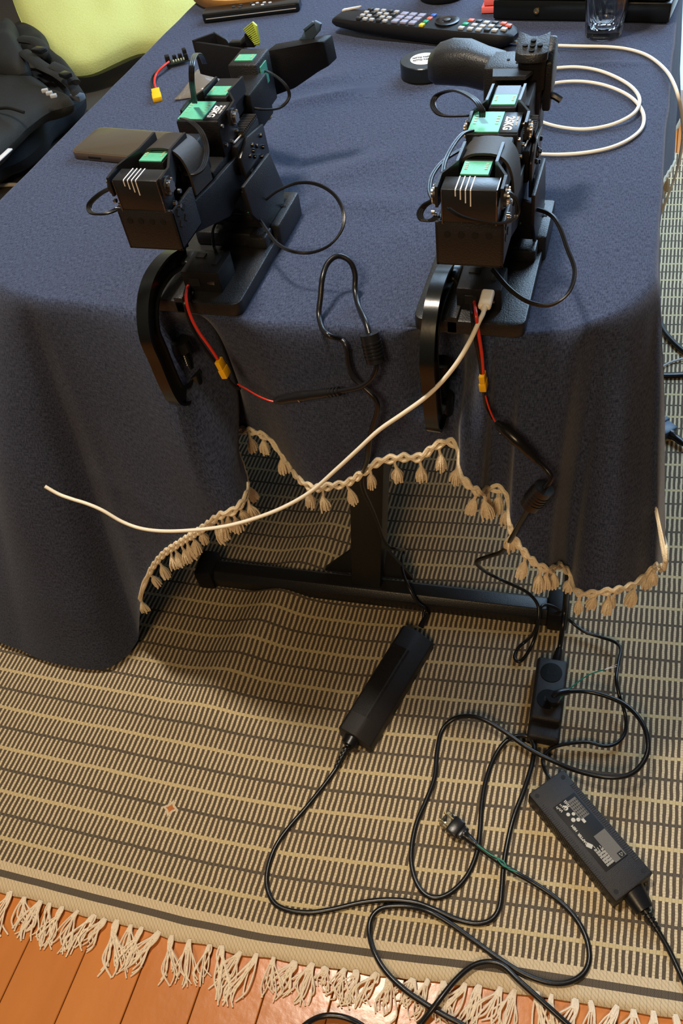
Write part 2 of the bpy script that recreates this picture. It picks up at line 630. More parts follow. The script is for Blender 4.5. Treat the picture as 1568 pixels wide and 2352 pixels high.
# fringe bundles along the front edge
x = -0.60
fringe_meshes = []
for k in range(9):
    b = MB()
    ns = random.randint(8, 12)
    lean = random.uniform(-0.012, 0.008)
    for s in range(ns):
        L = random.uniform(0.036, 0.058)
        x0 = random.uniform(-0.006, 0.006)
        sp = random.uniform(-0.013, 0.013) + lean
        curl = random.uniform(-0.010, 0.010)
        lift = random.uniform(0.001, 0.005)
        pts = [(x0 * 0.4, 0.006, 0.001), (x0 * 0.8, -0.004, 0.002 + lift * 0.3), (x0 + sp * 0.35 + curl * 0.6, -L * 0.4, lift * 0.8),
               (x0 + sp * 0.8 + curl, -L * 0.75, lift * 0.5 - 0.001), (x0 + sp, -L, -0.003)]
        b.tube(pts, 0.0011, n=5, sub=4)
    b.cyl((-0.001, 0.004, 0.001), (0, -0.006, 0.002), 0.003, 8)
    o = b.build('fringe_tassel', M['fringe'], rug)
    fringe_meshes.append(o)
i = 0
while x < 0.52:
    y = -0.457 + rug_g(x) - 0.002
    if i < 9:
        o = fringe_meshes[i]
    else:
        o = fringe_meshes[random.randrange(9)].copy()
        C.objects.link(o)
    o.location = (x, y, 0.0)
    o.rotation_euler = (0, 0, random.uniform(-0.35, 0.25))
    o.scale = (random.choice((-1, 1)) * random.uniform(.9, 1.2), random.uniform(0.75, 1.25), 1)
    if -0.03 < x < 0.22:
        o.scale[1] *= random.uniform(0.5, 0.95)
    x += random.uniform(0.016, 0.030)
    i += 1

# ------------------------------------------------------------------ table and cloth
XL, XR, YB = -0.510, 0.278, 1.12


def perimeter():
    """closed loop of the table top, from the back left corner round the front"""
    p = [(XL, YB)]
    def arc(cx, cy, rx, ry, a0, a1, n):
        return [(cx + rx * math.cos(math.radians(a0 + (a1 - a0) * i / n)), cy + ry * math.sin(math.radians(a0 + (a1 - a0) * i / n))) for i in range(n + 1)]
    p += [(XL, 0.22 + (YB - .22) * (1 - i / 40)) for i in range(1, 40)]
    p += arc(XL + 0.19, 0.20, 0.19, 0.20, 180, 270, 40)
    p += [(XL + .19 + (XR - 0.12 - XL - .19) * i / 120, -0.0 - 0.010 * math.sin(math.pi * i / 120)) for i in range(1, 120)]
    p += arc(XR - 0.12, 0.115, 0.12, 0.115, 270, 360, 30)
    p += [(XR, 0.115 + (YB - .115) * i / 50) for i in range(1, 51)]
    p += [(XR + (XL - XR) * i / 30, YB) for i in range(1, 30)]
    return [Vector((a, b, 0)) for a, b in p]


PER = perimeter()
table = thing('table', 'dark table hidden under the navy tablecloth, with a black metal foot and column', 'table', (-0.11, 0.5, 0))
cxy = Vector((-0.11, 0.5, 0))
MB().prism([(cxy + (p - cxy) * 0.90) + Vector((0, 0, TZ - 0.030)) for p in PER[::4]], (0, 0, 0.026)).build('tabletop', M['wood'], table, world=True)
a, b_ = W(476, 1298, 0.04), W(1282, 1390, 0.04)
bd = (b_ - a).normalized()
bn = Vector((-bd.y, bd.x, 0)).normalized()
m = MB()
m.prism([Vector((a.x, a.y, 0)) + bn * q[0] + Vector((0, 0, q[1])) for q in ((-.022, .006), (-.022, .028), (-.012, .040), (.012, .040), (.022, .028), (.022, .006))], bd * (b_ - a).length, 0.002)
m.build('foot_beam', M['tablemetal'], table, world=True)
for q in (a, b_):
    MB().box((0, 0, 0), (0.034, 0.056, 0.048), 0.006, mtx=Matrix.Translation((q.x, q.y, 0.026)) @ Matrix.Rotation(math.atan2(bd.y, bd.x), 4, 'Z')).build('end_cap', M['plastic'], table, world=True)
cb = W(847, 1318, 0.04)
ct = cb + Vector((0.065, 0.03, 0.66))
col = MB()
cw = 0.026
col.prism([cb + bd * s * cw + bn * t * 0.028 for s, t in ((-1, -1), (1, -1), (1, 1), (-1, 1))], ct - cb, 0.003)
col.build('column', M['tablemetal'], table, world=True)
for s in (-1, 1):
    g = MB()
    base = cb + bd * s * cw
    g.prism([base - bn * 0.003, base + bd * s * 0.052 - bn * 0.003, base + bd * s * 0.052 + Vector((0, 0, 0.006)) - bn * 0.003, base + Vector((0.012, 0.004, 0.075)) - bn * 0.003], bn * 0.006)
    g.build('gusset', M['tablemetal'], table, world=True)
# upper frame rail under the top
MB().box2((XL + .1, 0.10, TZ - .07), (XR - .08, 0.14, TZ - .031), 0.003).build('frame_rail', M['tablemetal'], table, world=True)

# hem of the cloth: (top point on the edge, hem point)
def near_s(x, y):
    q = Vector((x, y, 0))
    return min(range(len(PER)), key=lambda i: (PER[i] - q).length)


HEM = [
    ((XL, 1.1), Vector((-.53, 1.1, .45))), ((XL, .7), Vector((-.545, .7, .47))), ((XL, .40), Vector((-.56, .40, .40))), ((XL, .22), Vector((-.60, .24, .25))),
    ((-.49, .10), Vector((-.70, .10, .03))), ((-.455, .05), W(-20, 1440, .02)), ((-.43, .03), W(60, 1500, .012)),
    ((-.40, .015), W(150, 1530, .012)), ((-.375, .01), W(250, 1535, .012)), ((-.36, .005), W(318, 1470, .035)),
    ((-.345, 0), WY(324, 1376, -.055)), ((-.325, 0), WY(345, 1316, -.055)), ((-.305, 0), WY(378, 1272, -.06)), ((-.280, 0), WY(425, 1240, -.065)),
    ((-.255, 0), WY(465, 1215, -.07)), ((-.230, 0), WY(505, 1185, -.075)), ((-.215, 0), WY(540, 1172, -.07)), ((-.2, 0), WY(562, 1148, -.055)),
    ((-.185, 0), WY(570, 1115, -.03)), ((-.172, 0), WY(556, 1062, 0.015)), ((-.160, 0), WY(537, 1015, 0.035)), ((-.148, 0), WY(545, 992, .04)),
    ((-.136, 0), WY(575, 990, .035)), ((-.122, 0), WY(620, 1008, .025)), ((-.106, 0), WY(655, 1055, .01)), ((-.090, 0), WY(690, 1102, -.02)),
    ((-.075, 0), WY(722, 1121, -.035)), ((-.05, 0), WY(765, 1116, -.035)), ((-.02, 0), WY(800, 1108, -.03)), ((.0, 0), WY(832, 1088, -.03)),
    ((.025, 0), WY(872, 1060, -.025)), ((.055, 0), WY(925, 1050, -.02)), ((.075, 0), WY(965, 1050, -.02)), ((.095, 0), WY(1005, 1022, -.015)),
    ((.108, 0), WY(1038, 1016, -.01)), ((.116, 0), WY(1054, 1040, -.02)), ((.124, 0), WY(1056, 1085, -.04)), ((.135, 0), WY(1078, 1115, -.05)),
    ((.148, 0), WY(1104, 1131, -.045)), ((.155, 0), WY(1120, 1124, -.015)), ((.163, 0), WY(1150, 1124, -.01)), ((.172, 0), WY(1168, 1150, -.02)),
    ((.180, 0), WY(1170, 1205, -.045)), ((.190, .005), WY(1190, 1250, -.05)), ((.205, .008), WY(1228, 1292, -.055)), ((.220, .013), WY(1262, 1308, -.05)),
    ((.230, .018), WY(1285, 1298, -.01)), ((.240, .025), WY(1308, 1318, 0.01)), ((.250, .035), WY(1328, 1360, -.02)), ((.262, .05), WY(1395, 1357, -.03)),
    ((.272, .065), WY(1450, 1343, -.01)), ((.280, .085), WY(1500, 1302, .02)), ((XR, .12), WX(1526, 1262, .340)), ((XR, .20), Vector((.300, .22, .44))),
    ((XR, .35), Vector((.288, .36, .48))), ((XR, .55), Vector((.288, .55, .46))), ((XR, .8), Vector((.305, .8, .42))), ((XR, .93), WX(1548, 375, .330)), ((XR, 1.1), Vector((.325, 1.10, .36))),
    ((XR - .05, YB), Vector((.30, YB + .06, .4))), ((-.1, YB), Vector((-.1, YB + .04, .45))), ((XL + .03, YB), Vector((-.50, YB + .05, .45))),
]
hem_i = [near_s(*h[0]) for h in HEM]
for i in range(1, len(hem_i)):
    if hem_i[i] <= hem_i[i - 1]:
        hem_i[i] = hem_i[i - 1] + 1
n_per = len(PER)
HP = []
SUBS = 3
NP = n_per * SUBS
pers = []
for i in range(n_per):
    for k in range(SUBS):
        pers.append(PER[i].lerp(PER[(i + 1) % n_per], k / SUBS))


def hem_at(s):
    """s in perimeter samples (float)"""
    n = len(HEM)
    for i in range(n - 1):
        if hem_i[i] <= s <= hem_i[i + 1]:
            a, b = i, i + 1
            t = (s - hem_i[a]) / (hem_i[b] - hem_i[a])
            break
    else:
        a, b = n - 1, 0
        span = n_per - hem_i[-1] + hem_i[0]
        t = ((s - hem_i[-1]) % n_per) / span
    p0, p1, p2, p3 = HEM[a - 1][1], HEM[a][1], HEM[b][1], HEM[(b + 1) % n][1]
    if (p1 - p2).length > 0.12:
        return p1.lerp(p2, t)
    def cr(t):
        return 0.5 * ((2 * p1) + (p2 - p0) * t + (2 * p0 - 5 * p1 + 4 * p2 - p3) * t * t + (3 * p1 - p0 - 3 * p2 + p3) * t ** 3)
    return cr(t)


def top_z(x, y):
    z = 0.0012 * noise.noise(Vector((x * 9, y * 6, 1.3))) + 0.0008 * noise.noise(Vector((x * 20 + y * 8, y * 20, 5)))
    for (ax, ay, bx, by, h, wd) in CREASES:
        dx, dy = bx - ax, by - ay
        L2 = dx * dx + dy * dy
        t = max(0, min(1, ((x - ax) * dx + (y - ay) * dy) / L2))
        d = math.hypot(x - ax - t * dx, y - ay - t * dy)
        z += 1.6 * h * math.exp(-(d / wd) ** 2) * math.sin(math.pi * min(1, max(0.0, t * 0.9 + 0.05)))
    return z


CREASES = []
for (p, q, h, wd) in (((620, 250), (900, 200), .0035, .014), ((690, 430), (960, 340), .003, .016), ((650, 470), (1000, 470), .003, .014),
                      ((560, 60), (450, 110), .003, .012), ((640, 210), (860, 160), .0028, .012), ((860, 560), (1000, 520), .002, .01), ((1290, 150), (1500, 150), .0018, .005)):
    A, B = W(*p, TZ), W(*q, TZ)
    CREASES.append((A.x, A.y, B.x, B.y, h, wd))
cloth = thing('tablecloth', 'navy blue linen tablecloth with cream tasselled trim draped over the table', 'tablecloth', (-0.11, 0.5, TZ))
cbm = bmesh.new()
uvl = cbm.loops.layers.uv.new('UVMap')
rings = []
uvs = []
NR = 30
ctr = Vector((-0.11, 0.5, 0))
for r in range(NR, 0, -1):
    k = r / NR
    if r == NR:
        k = 1.0
    row, uvr = [], []
    # rings run to the rounded edge; keep 6 mm for the roll-over
    for p in pers:
        q = ctr + (p - ctr) * k
        row.append(cbm.verts.new((q.x, q.y, TZ + 0.0015 + top_z(q.x, q.y) * (1 if r < NR else .5))))
        uvr.append((q.x, q.y))
    rings.append(row)
    uvs.append(uvr)
rings.reverse()
uvs.reverse()
NT = 56
hemline = []
for si in range(NP):
    hemline.append(hem_at(si / SUBS))
acc = 0
arcl = [0]
for i in range(1, NP):
    acc += (pers[i] - pers[i - 1]).length
    arcl.append(acc)
for t_i in range(1, NT + 1):
    t = (t_i / NT) ** 1.35
    row, uvr = [], []
    for si in range(NP):
        p = pers[si]
        nx = pers[(si + 4) % NP] - pers[(si - 4) % NP]
        out = Vector((nx.y, -nx.x, 0)).normalized()
        h = hemline[si]
        drop = TZ - h.z
        d = t * drop
        ro_ = 0.008 * (1 - math.exp(-d / 0.008))
        z = TZ + 0.0015 - (d - 0.010 * (1 - math.exp(-d / 0.010)) * (1 - t))
        base = p + out * ro_
        hx = Vector((h.x, h.y, 0))
        tt = t ** 0.9
        q = base.lerp(hx, tt)
        # soft long folds that fade in below the edge
        a = arcl[si]
        fold = 0.010 * math.sin(a * 34 + 1.0) + 0.006 * math.sin(a * 61 + z * 4)
        q += out * fold * min(1, d / 0.25) * (1 - t) ** 0.6 * (0.15 if (p.x > XR - .04) else 1.0)
        q += out * 0.0015 * noise.noise(Vector((a * 16, z * 9, 2)))
        # pinched in where the clamps squeeze it
        for cx, am, dc, ds in ((-0.174, 0.060, 0.105, 0.078), (0.100, 0.036, 0.055, 0.042)):
            q.y += am * math.exp(-((p.x - cx) / 0.032) ** 4) * math.exp(-((d - dc) / ds) ** 4)
        row.append(cbm.verts.new((q.x, q.y, max(z, 0.008))))
        uvr.append((a, -d))
    rings.append(row)
    uvs.append(uvr)
for j in range(len(rings) - 1):
    for i in range(NP):
        i2 = (i + 1) % NP
        f = cbm.faces.new((rings[j][i], rings[j + 1][i], rings[j + 1][i2], rings[j][i2]))
        f.smooth = True
        uu = [uvs[j][i], uvs[j + 1][i], uvs[j + 1][i2], uvs[j][i2]]
        if j == NR - 1:   # seam between the flat top and the skirt
            uu = [(arcl[i], 0), uvs[j + 1][i], uvs[j + 1][i2], (arcl[i2], 0)]
        for l, c_ in zip(f.loops, uu):
            l[uvl].uv = c_
f = cbm.faces.new(rings[0][::-1])
f.smooth = True
hem_pts = [v.co.copy() for v in rings[-1]]
bmesh.ops.translate(cbm, verts=cbm.verts, vec=(0.11, -0.5, -TZ))
bmesh.ops.recalc_face_normals(cbm, faces=cbm.faces)
me = D.meshes.new('fabric')
cbm.to_mesh(me)
cbm.free()
me.materials.append(M['cloth'])
fo = D.objects.new('fabric', me)
C.objects.link(fo)
fo.parent = cloth
# trim braid along the hem
i0 = hem_i[10] * SUBS
i1 = hem_i[-4] * SUBS + 10
seg = hem_pts[i0:i1]
nrm = []
br = MB()
dense = []
acc = 0
for i, p in enumerate(seg):
    if not dense or (p - dense[-1]).length > 0.0028:
        dense.append(p)
b1, b2 = [], []
for i, p in enumerate(dense):
    t = dense[min(i + 1, len(dense) - 1)] - dense[max(i - 1, 0)]
    t.normalize()
    w_ = 0.0012 * math.sin(i * 1.5)
    b1.append(p + Vector((0, -0.0022 + w_, -0.002 + w_)))
    b2.append(p + Vector((0, -0.0022 - w_, 0.0035 - w_)))
br.tube(b1, 0.0026, n=7, sub=2)
br.tube(b2, 0.0026, n=7, sub=2)
br.build('braid_trim', M['cream'], cloth, world=True)


def tassel_mesh(seed):
    rnd = random.Random(seed)
    b = MB()
    bend = rnd.uniform(-.004, .004)
    b.tube([(0, 0, 0.002), (bend * .5, -0.001, -0.006), (bend, 0, -0.014)], 0.0014, n=6, sub=3, radii=[.0016, .0016, .0018, .0022])
    n = 22
    for k in range(n):
        a = k * 2.4
        r = 0.0052 * math.sqrt((k + .5) / n)
        L = rnd.uniform(0.030, 0.036)
        ex = r * math.cos(a) * rnd.uniform(.9, 1.5)
        ey = r * math.sin(a) * rnd.uniform(.9, 1.5)
        b.tube([(bend, 0, -0.010), (bend + r * .55 * math.cos(a), r * .55 * math.sin(a), -0.016), (bend + ex * .95, ey * .95, -0.024), (bend + ex, ey, -L)], 0.0012, n=5, sub=2)
    b.lathe([(0.0016, -0.013), (0.0026, -0.015), (0.0040, -0.021), (0.0046, -0.028), (0.002, -0.029)], (bend, 0, 0), n=10)
    return b


TAS = [tassel_mesh(s).build('tassel', M['cream'], cloth) for s in range(6)]
# pixel positions along the hem where a tassel hangs
tpx = [(328, 1376), (350, 1318), (368, 1290), (392, 1262), (405, 1256), (418, 1248), (432, 1240), (446, 1232), (462, 1220), (488, 1205), (500, 1196), (512, 1190), (524, 1184), (536, 1178), (550, 1165), (566, 1135), (567, 1100), (570, 990), (600, 995), (640, 1032), (706, 1110), (740, 1118), (798, 1108), (852, 1074), (908, 1052), (962, 1050),
       (1012, 1020), (1056, 1062), (1098, 1130), (1108, 1130), (1122, 1124), (1148, 1124), (1168, 1170), (1172, 1212), (1205, 1272), (1240, 1300), (1256, 1306), (1268, 1303), (1280, 1298), (1312, 1325), (1332, 1360), (1375, 1358), (1396, 1356), (1416, 1352), (1455, 1338), (1488, 1312), (1512, 1285)]


def proj(p):
    d = p - CAM
    z = d.dot(_f)
    return 784 + FOC * d.dot(AX) / z, 1176 + FOC * d.dot(AY) / z


cand = [(proj(p), p) for p in hem_pts[i0:i1]]
ti = 0
for q in tpx:
    best = min(cand, key=lambda c: (c[0][0] - q[0]) ** 2 + (c[0][1] - q[1]) ** 2)[1]
    if ti < 6:
        o = TAS[ti]
    else:
        o = TAS[ti % 6].copy()
        C.objects.link(o)
    o.location = best - cloth.location + Vector((0, -0.002, -0.002))
    o.rotation_euler = (random.uniform(-.12, .12), random.uniform(-.18, .18), random.uniform(0, 6))
    sc_ = random.uniform(.92, 1.12)
    o.scale = (sc_, sc_, sc_)
    ti += 1
for k in range(14):           # the far right side's tassels
    p = hem_pts[(hem_i[-8] + k * (hem_i[-5] - hem_i[-8]) // 14) * SUBS]
    o = TAS[k % 6].copy()
    C.objects.link(o)
    o.location = p - cloth.location + Vector((0.002, 0, -0.002))

# ------------------------------------------------------------------ robot arms (local frame: x right, y away from the camera, z up; origin on the cloth)
def ribbon(parent, pts, name='servo_cable', r=0.0011, n=3, spread=(0.0018, 0, 0)):
    """flat servo lead of three joined wires"""
    b = MB()
    sp = Vector(spread)
    for k in range(n):
        b.tube([Vector(p) + sp * (k - (n - 1) / 2) for p in pts], r, n=6, sub=5)
    return b.build(name, M['rubber'], parent)


def bolt(b, c, d, r=0.0022, h=0.0015):
    c, d = Vector(c), Vector(d)
    b.cyl(c, c + d * h, r, 12, r * 0.8)


def servo_box(parent, c, s, name='servo_body', m='plastic', bev=0.0015):
    return MB().box(c, s, bev).build(name, M[m], parent)


def pcb_patch(parent, c, s, pads=True, tilt=0.0):
    o = MB().box((0, 0, 0), (s[0], s[1], 0.0014), 0.0002, seg=1).build('circuit_board', M['pcb'], parent)
    o.location = c
    o.rotation_euler = (tilt, 0, 0)
    if pads:
        b = MB()
        for k in range(4):
            for sx in (-1, 1):
                b.box((sx * s[0] * 0.36, (k - 1.5) * s[1] * 0.13 + s[1] * .08, 0.0009), (s[0] * 0.10, 0.0010, 0.0006))
        b.build('solder_pads', M['solder'], o)
    return o


def fork(parent, yb, zb, y1, z1, y2, z2, w0, w1, h=0.014):
    """two side plates that run from the horn hubs inwards to the next servo"""
    for s in (-1, 1):
        b = MB()
        t = 0.0022
        pts = [(s * w0, yb - .008, zb), (s * w0, yb + .010, zb + .001), (s * w1, y1, z1), (s * w1, y2, z2)]
        hs = [h * .9, h, h, h * .9]
        for (p, hp), (q, hq) in zip(zip(pts, hs), zip(pts[1:], hs[1:])):
            p, q = Vector(p), Vector(q)
            poly = [p + Vector((0, 0, 0.004)), q + Vector((0, 0, 0.004)), q - Vector((0, 0, hq)), p - Vector((0, 0, hp))]
            b.prism([v - Vector((t / 2, 0, 0)) for v in poly], (t, 0, 0))
        b.cyl((s * (w0 - .001), yb, zb - .006), (s * (w0 + .003), yb, zb - .006), 0.0080, 24)
        b.build('fork_plate', M['alu'], parent)
        h_ = MB()
        h_.cyl((s * (w0 + .002), yb, zb - .006), (s * (w0 + .0050), yb, zb - .006), 0.0048, 20)
        for a in range(4):
            an = math.pi / 4 + a * math.pi / 2
            h_.cyl((s * (w0 + .003), yb + .0058 * math.cos(an), zb - .006 + .0058 * math.sin(an)), (s * (w0 + .0045), yb + .0058 * math.cos(an), zb - .006 + .0058 * math.sin(an)), 0.0013, 8)
        h_.build('horn', M['steel'], parent)


def make_arm(label, loc, gripper, fy=0.0, cy=0.0, wy=0.0):
    A = thing('robot_arm', label, 'robot arm', loc, 0, None)
    # --- base plate, step, housings
    b = MB()
    r = 0.010
    pl_ = []
    x0, x1, y0, y1 = -0.062, 0.041, -0.012, 0.175
    for cx, cy, a0 in ((x1 - r, y0 + r, -90), (x1 - r, y1 - r, 0), (x0 + r, y1 - r, 90), (x0 + r, y0 + r, 180)):
        pl_ += [(cx + r * math.cos(math.radians(a0 + t)), cy + r * math.sin(math.radians(a0 + t)), 0.0005) for t in (0, 22, 45, 67, 90)]
    b.prism(pl_, (0, 0, 0.0145), 0.0015)
    b.box2((-0.030, -0.012, 0.0), (-0.020, 0.05, 0.019), 0.001)
    b.build('base_plate', M['satin'], A)
    MB().box2((-0.045, 0.088, 0.0145), (0.020, 0.172, 0.031), 0.003).box2((0.014, 0.086, 0.0145), (0.037, 0.108, 0.028), 0.0025).build('base_step', M['satin'], A)
    # slotted side box on the right
    o = MB().box2((0.0225, 0.110, 0.0005), (0.0445, 0.180, 0.0285), 0.003).build('side_box', M['satin'], A)
    s_ = MB()
    s_.box((0.0335, 0.164, 0.0284), (0.0032, 0.014, 0.001), 0.0004)
    s_.box((0.0335, 0.132, 0.0284), (0.0032, 0.014, 0.001), 0.0004)
    s_.box((0.0335, 0.148, 0.0284), (0.013, 0.0032, 0.001), 0.0004)
    s_.box((0.0335, 0.148, 0.0284), (0.0032, 0.013, 0.001), 0.0004)
    s_.cyl((0.0335, 0.148, 0.0285), (0.0335, 0.148, 0.0297), 0.0035, 14)
    s_.build('slot', M['hole'], o)
    g_ = MB()
    bolt(g_, (0.0335, 0.148, 0.0297), (0, 0, 1), 0.0022, 0.0012)
    g_.build('screw', M['steel'], o)
    # control board housing with power and usb sockets
    o = MB().box2((-0.024, 0.006, 0.015), (0.017, 0.043, 0.038), 0.0015).box2((-0.016, 0.043, 0.015), (0.012, 0.052, 0.034), 0.001).build('board_housing', M['plastic'], A)
    MB().box2((-0.017, 0.030, 0.0375), (-0.007, 0.038, 0.0392), 0.0003).box2((0.005, 0.02, 0.0375), (0.010, 0.036, 0.0392), 0.0003).box2((-0.016, 0.0048, 0.022), (-0.005, 0.007, 0.031)).build('socket', M['hole'], o)
    MB().box2((0.003, 0.0045, 0.0245), (0.0115, 0.0075, 0.0278), 0.001).build('usb_socket', M['steel'], o)
    # shoulder: turntable, servo, slanted bracket
    MB().cyl((0, 0.118, 0.031), (0, 0.118, 0.040), 0.024, 32).box2((-0.024, 0.095, 0.040), (0.024, 0.143, 0.048), 0.002).build('turntable', M['plastic'], A)
    o = servo_box(A, (0.000, 0.120, 0.074), (0.040, 0.046, 0.054), 'shoulder_servo')
    MB().box((0.0205, 0.105, 0.066), (0.0012, 0.022, 0.030)).build('circuit_board', M['pcb'], o)
    b = MB()
    b.prism([(0.032, 0.068, 0.095), (0.032, 0.143, 0.091), (0.032, 0.163, 0.043), (0.032, 0.155, 0.029), (0.032, 0.100, 0.029), (0.032, 0.074, 0.062)], (0.0035, 0, 0), 0.0008)
    b.prism([(-0.022, 0.098, 0.034), (0.032, 0.096, 0.034), (0.032, 0.080, 0.080), (-0.022, 0.100, 0.090)], (0, 0.004, 0.0), 0.0006)
    b.build('shoulder_bracket', M['satin'], A)
    # --- upper arm coming forward to the elbow
    for s in (-1, 1):
        b = MB()
        xx = s * 0.019
        b.prism([(xx, 0.120, 0.100), (xx, 0.110, 0.082), (xx, 0.050, 0.074), (xx, -0.040, 0.106), (xx, -0.030, 0.126), (xx, 0.03, 0.118), (xx, 0.110, 0.112)], (s * 0.004, 0, 0), 0.0008)
        b.build('upper_arm_plate', M['plastic'], A)
    o = servo_box(A, (0.002, 0.122, 0.108), (0.048, 0.060, 0.030), 'upper_arm_servo')
    pl2 = MB().prism([(0.0265, 0.087, 0.114), (0.0265, 0.112, 0.123), (0.0265, 0.154, 0.116), (0.0265, 0.156, 0.086), (0.0265, 0.140, 0.076), (0.0265, 0.094, 0.078)], (0.003, 0, 0), 0.0008).build('motor_plate', M['alu'], A)
    b = MB()
    for q in ((0.0295, 0.118, 0.112), (0.0295, 0.128, 0.106), (0.0295, 0.118, 0.100), (0.0295, 0.108, 0.106), (0.0295, 0.118, 0.106), (0.0295, 0.142, 0.110), (0.0295, 0.142, 0.098), (0.0295, 0.134, 0.092)):
        bolt(b, q, (1, 0, 0), 0.0024, 0.002)
    b.build('bolt', M['gloss'], pl2)['kind'] = 'stuff'
    MB().box((0.0297, 0.105, 0.090), (0.0012, 0.006, 0.006)).build('hole', M['hole'], pl2)
    b = MB()
    for k in range(11):
        b.box((0.019, 0.114 + k * 0.0034, 0.1265), (0.014, 0.0016, 0.0035))
    b.box((0.019, 0.131, 0.1245), (0.014, 0.038, 0.003), 0.0005)
    b.build('ribbed_clip', M['cover'], A)
    MB().box((0.022, 0.105, 0.1245), (0.0012, 0.016, 0.0012), rot=(0, 0, -.1)).build('bright_pin', M['white'], A)
    # near box with four round holes in its front and square holes at its side
    o = MB()
    o.box2((-0.0265, -0.056, 0.1035), (0.0265, -0.053, 0.1415), 0.0008)
    o.box2((-0.0265, -0.056, 0.1035), (-0.0235, -0.012, 0.1395), 0.0008)
    o.box2((0.0235, -0.056, 0.1035), (0.0265, -0.012, 0.1395), 0.0008)
    o.box2((-0.0265, -0.056, 0.1035), (0.0265, -0.012, 0.106), 0.0008)
    o.box2((-0.0265, -0.014, 0.1035), (0.0265, -0.012, 0.1300), 0.0008)
    o = o.build('elbow_bracket', M['satin'], A)
    b = MB()
    for k in range(4):
        b.cyl((-0.017 + k * 0.0108, -0.0566, 0.131), (-0.017 + k * 0.0108, -0.0555, 0.131), 0.0026, 16)
    for (yy, zz) in ((-0.046, 0.134), (-0.036, 0.134), (-0.046, 0.124), (-0.036, 0.124)):
        b.box((0.0266, yy, zz), (0.0012, 0.005, 0.005), rot=(math.pi / 4, 0, 0))
    b.build('hole', M['hole'], o)
    # elbow servo in its aluminium case with white stripes
    o = MB().box2((-0.0215, -0.0555, 0.138), (0.0215, -0.036, 0.168), 0.0010).build('elbow_servo', M['alu'], A)
    b = MB()
    for k in range(4):
        xk = -0.0105 + k * 0.0038
        b.box2((xk, -0.0553, 0.1678), (xk + 0.0009, -0.0362, 0.1684))
        b.box2((xk, -0.0560, 0.1660 - 0.0026 * (k + 1.2)), (xk + 0.0009, -0.0552, 0.1678))
    b.build('white_stripe', M['white'], o)
    for sx in (-1, 1):
        MB().box2((sx * 0.0203, -0.0561, 0.140), (sx * 0.0209, -0.0554, 0.167)).build('bright_edge', M['steel'], o)
    MB().box2((0.0205, -0.0553, 0.1678), (0.0211, -0.0362, 0.1684)).build('bright_edge', M['steel'], o)
    b = MB()
    for sx in (-1, 1):
        for q in ((-.038, .150), (-.050, .146), (-.044, .140)):
            b.cyl((sx * 0.0275, q[0], q[1]), (sx * 0.030, q[0], q[1]), 0.0019, 10)
    b.build('bolt', M['steel'], o)['kind'] = 'stuff'
    fork(A, -0.048, 0.166, -0.022 + fy, 0.169, 0.010 + fy, 0.168, 0.0245, 0.0150)
    # forearm servo with its circuit board in front and a dark label behind it
    o = servo_box(A, (0, -0.014 + fy, 0.154), (0.0235, 0.040, 0.026), 'forearm_servo')
    pcb_patch(A, (0, -0.0235 + fy, 0.1678), (0.0215, 0.0200))
    MB().box2((-0.0108, -0.013 + fy, 0.1668), (0.0108, 0.006 + fy, 0.1678)).build('servo_label', M['alu'], o)
    # arched cover
    b = MB()
    n = 24
    out_, inn = [], []
    for k in range(n + 1):
        t = math.pi * k / n
        cx = math.copysign(abs(math.cos(t)) ** 0.70, math.cos(t))
        cz = math.sin(t) ** 0.62
        out_.append((0.003 + 0.0245 * cx, -0.008 + cy, 0.130 + 0.043 * cz))
        inn.append((0.003 + 0.0225 * cx, -0.008 + cy, 0.130 + 0.041 * cz))
    b.prism(out_ + inn[::-1], (0, 0.036, -0.004))
    b.build('forearm_cover', M['cover'], A)
    MB().box2((-0.016, 0.0, 0.125), (0.018, 0.05 + cy, 0.158), 0.002).build('forearm_core', M['plastic'], A)
    # wrist servo with big green board and lettered label
    o = MB().box2((-0.0235, 0.056 + wy, 0.120), (0.0195, 0.097 + wy, 0.1550), 0.0015).build('wrist_servo', M['plastic'], A)
    pcb_patch(A, (-0.0095, 0.0765 + wy, 0.1556), (0.026, 0.036))
    MB().box2((0.0040, 0.0585 + wy, 0.1545), (0.0190, 0.0945 + wy, 0.1558), 0.0002).build('servo_label', M['alu'], o)
    text_part('25KG', 0.0100, M['white'], o, (0.0095, 0.074 + wy, 0.1560), (0, 0, -math.pi / 2), bold=0.0004)
    text_part('SERIAL SERVO', 0.0026, M['white'], o, (0.0160, 0.078 + wy, 0.1560), (0, 0, -math.pi / 2))
    b = MB()
    for q in ((.062, .148), (.090, .148), (.062, .130), (.090, .130), (.076, .126)):
        b.cyl((0.0195, q[0] + wy, q[1]), (0.0215, q[0] + wy, q[1]), 0.0018, 10)
    b.build('bolt', M['steel'], o)['kind'] = 'stuff'
    fork(A, 0.080 + wy, 0.154, 0.104 + wy, 0.158, 0.140 + wy, 0.156, 0.0240, 0.0140, 0.012)
    o = servo_box(A, (0, 0.121 + wy, 0.143), (0.024, 0.042, 0.028), 'wrist_roll_servo')
    pcb_patch(A, (0, 0.1135 + wy, 0.1575), (0.0205, 0.0190))
    MB().box2((-0.0102, 0.124 + wy, 0.1570), (0.0102, 0.141 + wy, 0.1578)).build('servo_label', M['alu'], o)
    MB().box2((-0.018, 0.046, 0.100), (0.018, 0.085 + wy, 0.121), 0.002).build('forearm_gusset', M['plastic'], A)
    gripper(A)
    return A


